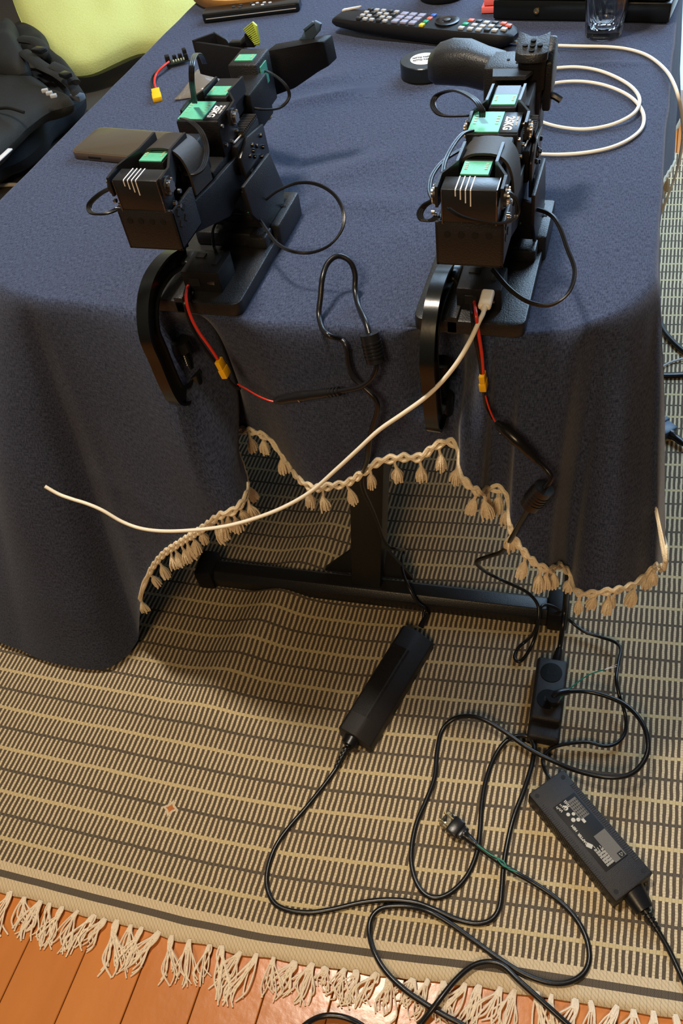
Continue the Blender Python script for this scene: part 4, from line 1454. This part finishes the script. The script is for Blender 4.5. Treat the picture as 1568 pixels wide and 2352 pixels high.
for k in range(4):
    q = fa.lerp(fb, .25 + k * .14)
    fe.cyl(q, q + (fb - fa).normalized() * .0016, .0112, 24)
wpart(fe, 'ferrite_bead', M['rubber'], TR)
wpart(MB().tube([fb, WY(1262, 1106, -.066), WY(1264, 1092, -.064), WY(1250, 1074, -.060), WY(1232, 1058, -.058)], DCr, n=10), 'dc_cable_end', M['rubber'], TR)
pc = [WY(1234, 1060, -.058), WY(1215, 1040, -.056), WY(1190, 1015, -.054), WY(1165, 992, -.048), WY(1140, 972, -.040)]
wpart(MB().tube(pc, .005, n=14, sub=5, radii=[.0034, .0044, .0052, .0052, .0058, .0058, .0056, .0050, .0036]), 'barrel_plug', M['rubber'], TR)
q = pc[0].lerp(pc[-1], .82)
wpart(MB().cyl(q, q + (pc[-1] - pc[0]).normalized() * .0012, .0059, 18), 'ring', M['steel'], TR)
# its mains plug and cord leaving at the right
TD = thing('mains_cord', 'black mains cord leaving the labelled adapter towards the right edge', 'power cord', W(1470, 2080, 0))
a, b_ = W(1450, 2042, .016), W(1480, 2090, .014)
MB().tube([a, b_], .0115, n=14, sub=2, flat=1.3, radii=[.0135, .012, .010]).build('inlet_plug', M['rubber'], TD, world=True)
m_ = MB()
a, b_ = W(1474, 2080, .014), W(1512, 2140, .008)
for k in range(6):
    q = a.lerp(b_, k / 6)
    m_.cyl(q, q + (b_ - a).normalized() * .004, .0078 - k * .0006, 12)
m_.build('strain_relief', M['rubber'], TD, world=True)
MB().tube([W(1478, 2086, .013), W(1512, 2140, .007), W(1540, 2190, .0045), W(1575, 2265, .0045), W(1640, 2400, .0045)], cr * .95, n=10).build('cable', M['rubber'], TD, world=True)

# ------------------------------------------------------------------ loose plug cord
TE = thing('mains_cord', 'black cord with a clear-tipped two-pin plug and a green earth wire, looping on the rug', 'power cord', W(1060, 1920, 0))
cordB = [(1085, 1932, .014), (1105, 1950, .012), (1140, 1976, .010), (1180, 2002, .012), (1225, 2028, .007), (1275, 2062, .0045), (1318, 2104, .0045), (1345, 2152, .0045), (1353, 2200, .0045), (1340, 2235, .0045), (1305, 2256, .0045), (1260, 2257, .0045), (1205, 2238, .0045), (1150, 2205, .0045), (1090, 2162, .0045), (1035, 2122, .007), (990, 2096, .010), (945, 2083, .006), (905, 2081, .0045), (872, 2088, .0045), (852, 2110, .0045), (848, 2145, .0045), (860, 2188, .008), (885, 2230, .008), (925, 2270, .008), (975, 2305, .007), (1020, 2332, .007), (1065, 2356, .006), (1130, 2400, .0), (1200, 2460, .0)]
MB().tube(F(cordB), cr, n=10, sub=6).build('cable', M['rubber'], TE, world=True)
a, b_ = W(1036, 1892, .014), W(1086, 1934, .013)
d = (b_ - a).normalized()
q = d.to_track_quat('Y', 'Z').to_matrix().to_4x4()
mt = Matrix.Translation(a) @ q
L = (b_ - a).length
m_ = MB().box((0, .008, 0), (.026, .018, .016), .003, mtx=mt).box((0, .020, 0), (.020, .010, .014), .003, mtx=mt)
m_.tube([mt @ Vector((0, .022, 0)), mt @ Vector((0, L * .7, 0)), mt @ Vector((0, L + .004, 0))], .007, n=12, sub=3, radii=[.0080, .0062, .005])
m_.build('wall_plug', M['rubber'], TE, world=True)
MB().box((-.006, -.009, 0), (.0015, .018, .006), .0003, mtx=mt).box((.006, -.009, 0), (.0015, .018, .006), .0003, mtx=mt).build('pin', M['brass'], TE, world=True)
MB().box((0, -.006, 0), (.024, .016, .012), .003, mtx=mt).build('clear_cap', M['glass'], TE, world=True)
MB().tube([W(1095, 1940, .018), W(1125, 1962, .016), W(1155, 1978, .018), W(1165, 1994, .016), W(1188, 2003, .016)], .0011, n=7).tube([W(1140, 1970, .020), W(1155, 1988, .018), W(1172, 1994, .019)], .0009, n=7).build('earth_wire', M['green'], TE, world=True)['label'] = 'frayed green earth wire'
# cord crossing the bottom edge of the picture
TG = thing('mains_cord', 'black cord arching over the rug fringe at the bottom edge of the photo', 'power cord', W(1120, 2210, 0))
MB().tube(F([(640, 2420, 0), (680, 2375, 0), (706, 2350, 0), (737, 2335, .008), (769, 2333, .009), (800, 2340, .008), (830, 2355, .004), (870, 2385, .0), (920, 2392, .0), (958, 2360, .001), (1000, 2308, .014), (1044, 2253, .013), (1084, 2219, .010), (1124, 2209, .009), (1156, 2219, .010), (1192, 2253, .011), (1248, 2303, .010), (1305, 2354, .006), (1380, 2420, .0)]), cr, n=10, sub=6).build('cable', M['rubber'], TG, world=True)

# ------------------------------------------------------------------ power strip
a, b_ = W(1270, 1512, .036), W(1252, 1655, .036)
c = (a + b_) / 2
u = (b_ - a)
TS = thing('power_strip', 'black power strip standing beside the table foot, one plug in it', 'power strip', (c.x, c.y, .002), math.atan2(u.y, u.x) + math.pi / 2)
LS = u.length
body = MB().box((0, 0, .018), (.048, LS, .036), .006, seg=3).box((0, -LS / 2 - .010, .012), (.048, .030, .024), .006, seg=3).build('housing', M['housing'], TS)
for yy_ in (.25, -.18):
    s_ = MB().cyl((0, LS * yy_, .0358), (0, LS * yy_, .0370), .0165, 30).build('socket_ring', M['gloss'], body)
    MB().box((-.005, LS * yy_, .0372), (.0022, .009, .0008)).box((.005, LS * yy_, .0372), (.0022, .009, .0008)).build('socket_hole', M['hole'], s_)
wpart(MB().tube([W(1280, 1512, .024), W(1286, 1480, .030), W(1292, 1440, .06), WY(1297, 1395, .14), WY(1300, 1355, .13), WY(1304, 1300, .13), WY(1306, 1240, .14)], .0040, n=10), 'cable', M['rubber'], TS)
wpart(MB().tube([W(1277, 1520, .022), W(1284, 1490, .028)], .007, n=12, sub=3, radii=[.0075, .006, .005]), 'strain_relief', M['rubber'], TS)

# ------------------------------------------------------------------ white usb cable of the right arm
TU = thing('usb_cable', 'white USB-C cable hanging in a long curve from the right robot arm across the cloth', 'cable', W(1118, 690, TZ + .02))
a, b_ = WY(1122, 668, .006), WY(1111, 708, -.016)
q = (b_ - a).to_track_quat('Y', 'Z').to_matrix().to_4x4()
MB().box((0, (b_ - a).length / 2, 0), (.0118, (b_ - a).length, .0068), .0026, seg=3, mtx=Matrix.Translation(a) @ q).build('plug', M['ycable'], TU, world=True)
uc = [WY(1112, 704, -.014), WY(1109, 720, -.022), WY(1100, 738, -.030), WY(1078, 785, -.045), WY(1050, 832, -.055), WY(1015, 876, -.060), WY(975, 914, -.062), WY(925, 950, -.066), WY(870, 988, -.070), WY(820, 1034, -.075), WY(770, 1080, -.080), WY(715, 1128, -.085), WY(655, 1163, -.090), WY(590, 1189, -.10), WY(520, 1208, -.11), WY(450, 1217, -.115), WY(380, 1220, -.115), WY(325, 1214, -.115), WY(280, 1198, -.115), WY(235, 1172, -.115), WY(200, 1157, -.115), WY(165, 1146, -.115), WY(135, 1135, -.115), WY(103, 1117, -.115)]
MB().tube(uc, .0022, n=10, sub=6, radii=[.0032] + [.0022] * 45).build('cable', M['ycable'], TU, world=True)

# white cable behind the right arm: coiled on the cloth, over the table edge
TW = thing('usb_cable', 'white cable coiled on the cloth behind the right arm and dropping over the right edge', 'cable', W(1400, 230, TZ))
z_ = TZ + .0045
MB().tube([W(1120, 90, z_), W(1170, 95, z_), W(1240, 103, z_), W(1320, 106, z_ + .002), (W(1400, 108, z_)), W(1450, 115, z_), W(1490, 130, z_), W(1525, 158, TZ + .006), W(1546, 190, TZ + .008), W(1560, 235, TZ - .008), W(1568, 300, TZ - .07), W(1563, 350, TZ - .15), W(1553, 395, TZ - .23), W(1535, 445, TZ - .30), W(1512, 505, TZ - .36), W(1500, 545, TZ - .40)], .0022, n=8, sub=6).build('cable', M['ycable'], TW, world=True)
MB().tube([W(1215, 158, z_), W(1265, 157, z_), W(1320, 154, z_), W(1370, 161, z_), W(1415, 178, z_), W(1450, 200, z_), W(1468, 226, z_ + .003), W(1462, 252, z_ + .004), W(1438, 272, z_ + .003), W(1395, 289, z_), W(1340, 297, z_), W(1285, 292, z_), W(1240, 279, z_), W(1205, 260, z_), W(1180, 240, z_)], .0022, n=8).build('cable_coil', M['ycable'], TW, world=True)
MB().tube([W(1230, 212, z_), W(1250, 200, z_), W(1280, 190, z_), W(1330, 187, z_), W(1380, 194, z_), W(1425, 210, z_), W(1458, 232, z_), W(1477, 262, z_), W(1474, 293, z_), W(1448, 318, z_), W(1405, 338, z_), W(1350, 350, z_), W(1290, 355, z_), W(1235, 354, z_), W(1200, 349, z_), W(1170, 340, z_)], .0022, n=8).build('cable_coil', M['ycable'], TW, world=True)
a, b_ = W(1228, 226, z_ + .002), W(1250, 212, z_ + .002)
q = (b_ - a).to_track_quat('Y', 'Z').to_matrix().to_4x4()
MB().box((0, (b_ - a).length / 2, 0), (.010, (b_ - a).length, .006), .002, mtx=Matrix.Translation(a) @ q).build('plug', M['ycable'], TW, world=True)
# ------------------------------------------------------------------ things lying on the cloth
# phone
pa, pb, pc_ = W(165, 360, TZ + .009), W(212, 293, TZ + .009), W(385, 385, TZ + .009)
uy = (pb - pa)
Wp = 0.072
a2 = W(160, 356, TZ + .009)
ang = math.atan2((W(850, 1000, TZ) - W(850, 1000, TZ)).y, 1)
pdir = (W(352, 300, TZ + .009) - W(228, 291, TZ + .009)).normalized()
nrm_ = Vector((-pdir.y, pdir.x, 0))
cen = W(163, 352, TZ + .009) + pdir * .073 + nrm_ * .034
TP = thing('phone', 'smartphone in a see-through bumper case lying face down beside the left robot arm', 'phone', (cen.x, cen.y, TZ + .0025), math.atan2(pdir.y, pdir.x))
MB().box((0, 0, .0045), (.148, .072, .009), .0042, seg=3).build('case_bumper', M['phoneside'], TP)
def rrect(w_, h_, r, z, n=6):
    o_ = []
    for cx, cy, a0 in ((w_ / 2 - r, -h_ / 2 + r, -90), (w_ / 2 - r, h_ / 2 - r, 0), (-w_ / 2 + r, h_ / 2 - r, 90), (-w_ / 2 + r, -h_ / 2 + r, 180)):
        o_ += [(cx + r * math.cos(math.radians(a0 + 90 * k / n)), cy + r * math.sin(math.radians(a0 + 90 * k / n)), z) for k in range(n + 1)]
    return o_
D.objects.remove(TP.children[0])
MB().prism(rrect(.148, .072, .012, 0), (0, 0, .0092), .0012).build('case_bumper', M['phoneside'], TP)
MB().prism(rrect(.143, .067, .010, .0086), (0, 0, .0010), .0003).build('back_glass', M['phoneback'], TP)
m_ = MB()
for k in range(3):
    m_.box((-.0742, -.018 + k * .013, .0050), (.0012, .008, .003), .0004)
m_.build('side_button', M['phoneside'], TP)
MB().box((-.034, -.0362, .0042), (.020, .001, .003), .0003).build('case_cutout', M['hole'], TP)

# tape roll
c = W(985, 145, TZ + .020)
c = Vector(((W(925, 140, TZ + .018) + Vector((.031, .006, 0))).x, (W(925, 140, TZ + .018)).y - .004, TZ + .0025))
TT = thing('tape_roll', 'roll of black insulating tape beside the handle of the right arm', 'tape', c)
TT.rotation_euler = (0, 0, math.atan2(AX.y, AX.x) - .0)
MB().lathe([(.0190, 0), (.0320, 0), (.0330, .001), (.0330, .0185), (.0320, .0195), (.0190, .0195)], n=56).build('tape', M['tape'], TT)
MB().lathe([(.001, .0190), (.0188, .0190), (.0190, .0198), (.001, .0199)], n=48).build('core_label', M['paper'], TT)
MB().prism([(.0095, -.0150, .0198), (.0165, -.0080, .0198), (.0182, 0, .0198), (.0165, .008, .0198), (.0095, .0150, .0198)], (0, 0, .0002)).build('green_panel', mat('green_print', (.03, .22, .06), .5), TT)
for k, yy_ in enumerate((.0045, -.0035)):
    text_part('NITTO TAPE', .0058, mat('black_ink', (.015, .015, .015), .5), TT, (-.0035, yy_, .0201), (0, 0, 0), sx=.74, bold=.0002)

# big remote
ra, rb_ = W(800, 62, TZ + .025), W(1158, 100, TZ + .025)
rdir = (rb_ - ra).normalized()
RL, RW = .295, .052
rc = (W(779, 58, TZ + .014) + W(1168, 98, TZ + .014)) / 2
far = W(850, 32, TZ + .022)
TB = thing('remote_control', 'long black remote control with many grey and coloured buttons near the jar', 'remote control', (rc.x, rc.y + .016, TZ + .0025), math.atan2(rdir.y, rdir.x))
m_ = MB()
st = [(-.147, .018, .012, .020), (-.140, .022, .010, .022), (-.10, .025, .006, .0235), (0, .026, .002, .0240), (.10, .026, .002, .0245), (.130, .024, .004, .0240), (.143, .017, .007, .021), (.148, .009, .010, .017)]
vv, ff = [], []
n = 16
for (x_, hw, z0, z1) in st:
    for k in range(n):
        t = 2 * math.pi * k / n
        c_, s__ = math.cos(t), math.sin(t)
        qn = (abs(c_) ** 5 + abs(s__) ** 5) ** (-1 / 5)
        vv.append((x_, hw * c_ * qn, (z0 + z1) / 2 + (z1 - z0) / 2 * s__ * qn))
for j in range(len(st) - 1):
    for k in range(n):
        ff.append((j * n + k, j * n + (k + 1) % n, (j + 1) * n + (k + 1) % n, (j + 1) * n + k))
ff += [tuple(range(n)), tuple(range((len(st) - 1) * n, len(st) * n))]
m_._add(vv, ff)
m_.build('case', M['plastic'], TB)
def btn(x_, y_, sx_, sy_, m, h=.0035):
    o_ = MB().box((x_, y_, .0245), (sx_, sy_, h), .0009).build('button', M[m], TB)
for i_ in range(5):
    for j_ in range(4):
        btn(-.098 + i_ * .0115, -.017 + j_ * .0115, .0075, .0058, 'keyb' if (i_ + j_) % 3 == 0 else 'key')
for i_ in range(3):
    for j_ in range(3):
        btn(-.036 + i_ * .0145, -.014 + j_ * .0135, .0105, .0100, 'keyv')
for j_, k_ in enumerate(('ykey', 'gkey', 'rkey', 'blue')):
    btn(.0105, -.0185 + j_ * .0118, .0070, .0082, k_)
MB().lathe([(.0175, .0238), (.0175, .0262), (.0150, .0268), (.0070, .0262), (.0065, .0250)], (.041, .001, 0), n=36).build('ring_button', M['gloss'], TB)
MB().lathe([(.0052, .0240), (.0050, .0278), (.002, .0284)], (.041, .001, 0), n=20).build('centre_button', M['keyb'], TB)
for (x_, y_, k_) in ((.072, -.015, 'key'), (.072, -.002, 'gkey'), (.074, .012, 'rkey'), (.086, -.015, 'key'), (.086, -.002, 'key'), (.086, .012, 'keyb'), (.099, -.015, 'key'), (.099, -.003, 'key'), (.099, .010, 'key'), (.111, -.013, 'keyb'), (.111, 0, 'key'), (.111, .012, 'keyb'), (.122, -.012, 'key'), (.122, .0, 'keyb'), (.124, .012, 'rkey'), (.133, -.006, 'key'), (.134, .007, 'rkey')):
    btn(x_, y_, .0085, .0072, k_)
MB().prism([(-.146, .010, .020), (-.120, .020, .0235), (-.118, .024, .0235), (-.146, .016, .020)], (0, 0, .003), .0006).build('battery_tab', M['paper'], TB)

# small remote
ra, rb_ = W(462, 45, TZ + .006), W(683, 18, TZ + .006)
rc = (ra + rb_) / 2
rdir = (rb_ - ra).normalized()
TM = thing('remote_control', 'small slim black remote control near the green pillow', 'remote control', (rc.x + .002, rc.y + .010, TZ + .0025), math.atan2(rdir.y, rdir.x))
SL = (rb_ - ra).length
MB().prism([Vector(p_) for p_ in rrect(SL, .036, .006, 0)], (0, 0, .013), .0022).build('case', M['gloss'], TM)
MB().box((-.0, -.0178, .0060), (SL * .93, .0008, .0012)).build('seam', M['key'], TM)
for (x_, y_) in ((-.03, .002), (-.018, .006), (-.018, -.004), (0.0, .008), (.004, -.001), (.010, .006), (.020, -.006), (.022, .004), (.032, .0)):
    MB().lathe([(.0030, .0125), (.0029, .0137), (.001, .0139)], (x_, y_, 0), n=14).build('button', M['key'] if x_ > 0 else M['keyb'], TM)

# bamboo tray behind it
c = W(590, -28, TZ)
TY = thing('tray', 'round tray with a bamboo rim behind the small remote control', 'tray', (c.x, c.y, TZ + .0025))
MB().lathe([(.002, 0), (.112, 0), (.116, .004), (.118, .018), (.112, .018), (.110, .007), (.002, .006)], n=64).build('rim', M['bamboo'], TY)
MB().lathe([(.001, .0062), (.108, .0062), (.108, .0075), (.001, .0078)], n=48).build('mat', mat('dark_mat', (.02, .02, .022), .6), TY)

# jar
c = W(1012, 4, TZ)
TJ = thing('jar', 'dark red jar with a black base at the top edge of the photo', 'jar', (c.x, c.y + .018, TZ + .0025))
MB().lathe([(.030, 0), (.037, .001), (.038, .004), (.038, .010), (.034, .013)], n=40).build('base', M['plastic'], TJ)
MB().lathe([(.034, .011), (.036, .014), (.036, .085), (.030, .095), (.022, .100)], n=40).build('glass_body', M['wine'], TJ)
m_ = MB()
for k in range(7):
    t = math.radians(-90 + k * 8)
    m_.box((.0363 * math.cos(t), .0363 * math.sin(t), .040), (.0051, .0006, .050), rot=(0, 0, t + math.pi / 2))
m_.build('paper_label', M['paper'], TJ)
MB().lathe([(.024, .098), (.025, .100), (.025, .115), (.020, .118)], n=32).build('lid', M['plastic'], TJ)

# console / black box, sticky notes
a, b_ = W(1140, 52, TZ), W(1545, 62, TZ)
c = (a + b_) / 2
u = (b_ - a)
TK = thing('game_console', 'flat black electronic box with a stepped lid behind the drinking glass', 'electronic device', (c.x + .004, c.y + .082, TZ + .0025), math.atan2(u.y, u.x))
KL = u.length
MB().box((0, 0, .014), (KL, .160, .026), .003).build('lower_shell', M['gloss'], TK)
MB().prism([(-KL * .48, -.080, .0285), (KL * .46, -.080, .0285), (KL * .49, -.068, .0285), (KL * .49, .078, .0285), (-KL * .48, .078, .0285)], (0, 0, .012), .002).build('upper_shell', M['gloss'], TK)
MB().box((0, .004, .0435), (KL * .90, .140, .006), .0028).build('lid', M['plastic'], TK)
jk = MB().lathe([(.0040, 0), (.0040, .002), (.0022, .0022), (.0020, .001)], n=20).build('audio_jack', M['brass'], TK)
jk.rotation_euler = (math.pi / 2, 0, 0)
jk.location = (-KL * .24, -.080, .014)
m_ = MB()
for k in range(4):
    m_.cyl(((-1) ** k * KL * .4, (-.06 if k < 2 else .06), -.002), ((-1) ** k * KL * .4, (-.06 if k < 2 else .06), .002), .006, 14)
m_.build('foot', M['rubber'], TK)
c = W(1126, 28, TZ)
TN = thing('sticky_notes', 'small pad of pink sticky notes sticking out beside the black box', 'sticky notes', (c.x - .001, c.y + .012, TZ + .0025))
MB().box((0, 0, .004), (.022, .045, .008), .0003).box((.001, .001, .0145), (.020, .043, .009), .0003, rot=(0, 0, .08)).build('pad', M['pink'], TN)

# glass
a, b_ = W(1342, 98, TZ), W(1422, 98, TZ)
c = (a + b_) / 2
TGl = thing('drinking_glass', 'clear fluted drinking glass standing in front of the black box', 'glass', (c.x, c.y + .020, TZ + .0035))
r0 = .0245
MB().lathe([(r0 * .75, .001), (r0 * .96, 0), (r0, .003), (r0 * 1.02, .016), (r0 * 1.10, .035), (r0 * 1.30, .075), (r0 * 1.38, .100), (r0 * 1.31, .100), (r0 * 1.22, .075), (r0 * 1.00, .035), (r0 * .86, .016), (r0 * .6, .011), (.001, .010)], n=80, flute=.06, nf=12, fz=lambda z: z < .06).build('bowl', M['glass'], TGl)

# clear plastic film behind the left arm
TF = thing('plastic_film', 'crumpled clear plastic wrapping behind the left robot arm', 'plastic wrapping', W(455, 205, TZ + .003))
bm_ = MB()
P0, P1, P2, P3 = W(400, 232, TZ + .003), W(520, 215, TZ + .003), W(505, 165, TZ + .003), W(452, 170, TZ + .003)
n = 9
vv = []
for j in range(n):
    for i_ in range(n):
        s_, t_ = i_ / (n - 1), j / (n - 1)
        q = P0.lerp(P1, s_).lerp(P3.lerp(P2, s_), t_)
        q.z += .018 * math.sin(math.pi * s_) * math.sin(math.pi * t_) + .004 * noise.noise(Vector((s_ * 5, t_ * 5, 8))) * (1 if 0 < i_ < n - 1 else 0) + .002
        vv.append(q)
bm_._add(vv, [(j * n + i_, j * n + i_ + 1, (j + 1) * n + i_ + 1, (j + 1) * n + i_) for j in range(n - 1) for i_ in range(n - 1)])
o = bm_.build('film', M['film'], TF, world=True)
md = o.modifiers.new('thick', 'SOLIDIFY')
md.thickness = .0004

# ------------------------------------------------------------------ sofa, pillow, backpack
SZ = 0.44
SO = thing('sofa', 'dark brown fabric sofa to the left of the table', 'sofa', (-1.3, 1.0, 0))
MB().box2((-2.15, .02, .10), (-.60, 1.9, .30), .02).build('base', M['sofa'], SO, world=True)
MB().box2((-1.95, .04, .302), (-.585, 1.55, SZ), .035, seg=4).build('seat_cushion', M['sofa'], SO, world=True)
MB().box2((-1.95, 1.555, .302), (-.585, 1.89, SZ), .035, seg=4).build('seat_cushion', M['sofa'], SO, world=True)
MB().box2((-2.20, .02, .302), (-1.90, 1.9, .85), .05, seg=4).build('backrest', M['sofa'], SO, world=True)
m_ = MB()
for (x_, y_) in ((-2.1, .07), (-.66, .07), (-2.1, 1.85), (-.66, 1.85)):
    m_.cyl((x_, y_, 0), (x_, y_, .1), .022, 14)
m_.build('leg', M['plastic'], SO, world=True)


def puff(outline, zbase, height, name, m, parent, n=26, wrinkle=.01, expo=.45, basis=None):
    """cushion-like body over a closed outline given on a plane (basis: origin, u, v, normal)"""
    O, U, V, N = basis
    c = Vector((sum(p[0] for p in outline) / len(outline), sum(p[1] for p in outline) / len(outline), 0))
    ol = spline([Vector((p[0], p[1], 0)) for p in outline + outline[:1]], 6)[:-1]
    b = MB()
    k = len(ol)
    rows = []
    for side in (1, -1):
        for r in range(n + 1):
            f_ = 1 - (1 - r / n) if side == 1 else 1 - r / n
            row = []
            for p in ol:
                q = c + (p - c) * f_
                hgt = height * (max(0, 1 - f_ ** 2.6)) ** expo * side * (.5)
                nz = wrinkle * (noise.noise(Vector((q.x * 7, q.y * 7, side))) + .5 * noise.noise(Vector((q.x * 19, q.y * 19, side + 4)))) * (1 - .5 * f_)
                row.append(O + U * q.x + V * q.y + N * (hgt + nz * side))
            rows.append(row)
    v = [q for r_ in rows for q in r_]
    f = []
    for j in range(len(rows) - 1):
        for i_ in range(k):
            f.append((j * k + i_, j * k + (i_ + 1) % k, (j + 1) * k + (i_ + 1) % k, (j + 1) * k + i_))
    b._add(v, f)
    bmesh.ops.remove_doubles(b.bm, verts=b.bm.verts, dist=1e-5)
    return b.build(name, m, parent, world=True, angle=80)


# pillow: leaning back on the seat, its lower edge on the cushion
q0, q1 = W(180, 192, SZ + .035), W(345, 152, SZ + .035)
U = (q1 - q0).normalized()
U.z = 0
N = Vector((U.y, -U.x, 0)).normalized()          # towards the camera
V = (Vector((0, 0, 1)) * .62 - N * .78).normalized()
N2 = U.cross(V).normalized()
PI_ = thing('pillow', 'lime green pillow leaning on the sofa behind the table corner', 'pillow', (q0.x, q0.y, SZ))
pw, ph = .62, .52
ol = [(-.015, .0), (.04, -.008), (.15, .012), (.24, -.006), (.35, .014), (.46, -.004), (.58, .0), (.62, .02), (.63, .15), (.62, .35), (.63, .50), (.5, .51), (.3, .50), (.1, .515), (-.02, .52), (-.075, .42), (-.09, .3), (-.085, .15), (-.05, .05)]
puff(ol, 0, .13, 'cover', pillow_material(), PI_, basis=(q0 + Vector((0, 0, .020)), U, V, N2), wrinkle=.010)

# backpack lying on the seat
BK = thing('backpack', 'black backpack with straps and buckles lying on the sofa', 'backpack', W(60, 300, SZ))
O0 = Vector((0, 0, SZ + .055))
E3 = (Vector((1, 0, 0)), Vector((0, 1, 0)), Vector((0, 0, 1)))
def opx(pts, z):
    return [(W(p_[0], p_[1], z).x, W(p_[0], p_[1], z).y) for p_ in pts]
puff(opx([(-120, 120), (20, 150), (80, 180), (150, 200), (198, 222), (185, 250), (150, 270), (120, 300), (100, 335), (60, 370), (10, 392), (-80, 420), (-200, 300)], SZ + .05), 0, .11, 'body', M['mesh'], BK, basis=(O0, *E3), wrinkle=.008)
puff(opx([(-150, 90), (0, 155), (50, 160), (90, 180), (125, 205), (165, 222), (110, 240), (60, 275), (20, 310), (-60, 360), (-180, 260)], SZ + .13), 0, .07, 'front_panel', M['bag'], BK, basis=(Vector((0, 0, SZ + .115)), *E3), wrinkle=.008)
puff(opx([(-60, 110), (5, 60), (22, 50), (38, 62), (44, 95), (60, 130), (60, 150), (30, 160), (-20, 150)], SZ + .16), 0, .08, 'top_flap', M['bag'], BK, basis=(Vector((0, 0, SZ + .15)), *E3), wrinkle=.008)
puff(opx([(40, 95), (60, 85), (95, 105), (120, 125), (128, 150), (150, 175), (180, 200), (188, 218), (160, 215), (120, 190), (80, 165), (45, 135)], SZ + .10), 0, .06, 'side_pocket', M['bag'], BK, basis=(Vector((0, 0, SZ + .125)), *E3), wrinkle=.012)
zz = SZ + .175
m_ = MB()
m_.tube([W(-10, 250, SZ + .155), W(20, 248, SZ + .16), W(55, 258, SZ + .155)], .003, n=8)
m_.build('zip', M['hole'], BK, world=True)
MB().tube([W(48, 90, zz), W(80, 95, zz), W(95, 110, zz), W(92, 125, zz - .01), W(70, 118, zz - .01)], .006, n=8, flat=2.2).build('strap', M['bag'], BK, world=True)
MB().tube([W(55, 120, zz), W(95, 150, zz), W(130, 168, zz - .01), W(160, 190, zz - .02), W(178, 215, zz - .04)], .005, n=8, flat=2.6).build('strap', M['bag'], BK, world=True)
MB().tube([W(120, 150, zz), W(150, 165, zz - .01), W(172, 190, zz - .02)], .006, n=8, flat=2.0).build('strap', M['bag'], BK, world=True)
m_ = MB()
for k in range(3):
    m_.box(W(103 + k * 10, 208 + k * 6, SZ + .165), (.012, .008, .006), .001, rot=(0, 0, .4))
m_.build('logo_badge', M['key'], BK, world=True)
MB().box(W(178, 222, SZ + .115), (.030, .018, .012), .003, rot=(0, 0, -.3)).build('buckle', mat('grey_buckle', (.22, .25, .30), .4), BK, world=True)
MB().box(W(90, 115, zz + .01), (.030, .018, .008), .002, rot=(0, 0, -.3)).build('clip', M['gloss'], BK, world=True)
MB().box(W(150, 172, zz), (.026, .016, .008), .002, rot=(0, 0, -.5)).build('clip', M['gloss'], BK, world=True)
MB().box2((0, 0, 0), (.001, .001, .001)).build('tmp', M['white'], BK)
D.objects.remove([o for o in BK.children if o.name == 'tmp'][0])
a, b_ = W(-12, 375, SZ + .12), W(24, 342, SZ + .12)
q = (b_ - a).to_track_quat('Y', 'Z').to_matrix().to_4x4()
MB().box((0, (b_ - a).length / 2, 0), (.010, (b_ - a).length, .003), .001, mtx=Matrix.Translation(a) @ q).build('reflective_strip', M['white'], BK, world=True)['label'] = 'pale reflective strip'
# white cable on the sofa
TV = thing('cable', 'short stretch of white cable lying on the sofa by the table corner', 'cable', W(20, 425, SZ))
MB().tube([W(-40, 430, SZ + .004), W(0, 426, SZ + .004), W(30, 424, SZ + .004), W(70, 428, SZ + .004)], .004, n=8).build('sheath', M['ycable'], TV, world=True)

# ------------------------------------------------------------------ beyond the table on the right
TQ = thing('cable', 'thick black cable curving over the rug right of the table', 'cable', W(1530, 760, 0))
MB().tube(F([(1490, 640, .006), (1500, 680, .006), (1508, 715, .006), (1522, 755, .006), (1545, 785, .006), (1580, 815, .006), (1640, 850, .006)]), .006, n=10).build('sheath', M['rubber'], TQ, world=True)
TQ = thing('cable', 'black flat cable running straight across the rug right of the table', 'cable', W(1540, 860, 0))
MB().tube(F([(1480, 860, .006), (1530, 862, .006), (1580, 860, .006), (1650, 855, .006)]), .005, n=10, flat=1.5).build('sheath', M['rubber'], TQ, world=True)
TQ = thing('cable', 'thin translucent cable on the rug right of the table', 'cable', W(1540, 830, 0))
MB().tube(F([(1490, 858, .012), (1520, 842, .008), (1545, 830, .005), (1590, 818, .005)]), .0022, n=8).build('sheath', mat('clear_cable', (.6, .6, .6), .3, trans=.4), TQ, world=True)
TQ = thing('power_plug', 'black power plug lying on the rug at the right edge of the photo', 'plug', W(1540, 995, 0))
a, b_ = W(1512, 975, .014), W(1560, 1012, .012)
q = (b_ - a).to_track_quat('Y', 'Z').to_matrix().to_4x4()
mt = Matrix.Translation(a) @ q
L = (b_ - a).length
MB().box((0, L * .35, 0), (.034, L * .5, .020), .004, mtx=mt).box((0, L * .05, 0), (.042, L * .2, .024), .004, mtx=mt).build('housing', M['navyprint'], TQ, world=True)
MB().tube([mt @ Vector((0, L * .55, 0)), mt @ Vector((0, L * .9, 0)), mt @ Vector((0, L * 1.6, 0))], .007, n=10, sub=4, radii=[.010, .007, .0045]).build('cable', M['rubber'], TQ, world=True)

# ------------------------------------------------------------------ groups of alike things
for o in D.objects:
    if o.parent is None and o.get('category'):
        n_ = o.name.split('.')[0]
        g = {'robot_arm': 'robot arms clamped to the table', 'table_clamp': 'C-clamps on the table edge', 'power_lead': 'red and black leads hanging from the arms',
             'power_adapter': 'power adapters on the rug', 'mains_cord': 'black mains cords on the rug', 'remote_control': 'remote controls on the table', 'usb_cable': 'white cables'}.get(n_)
        if g:
            o['group'] = g
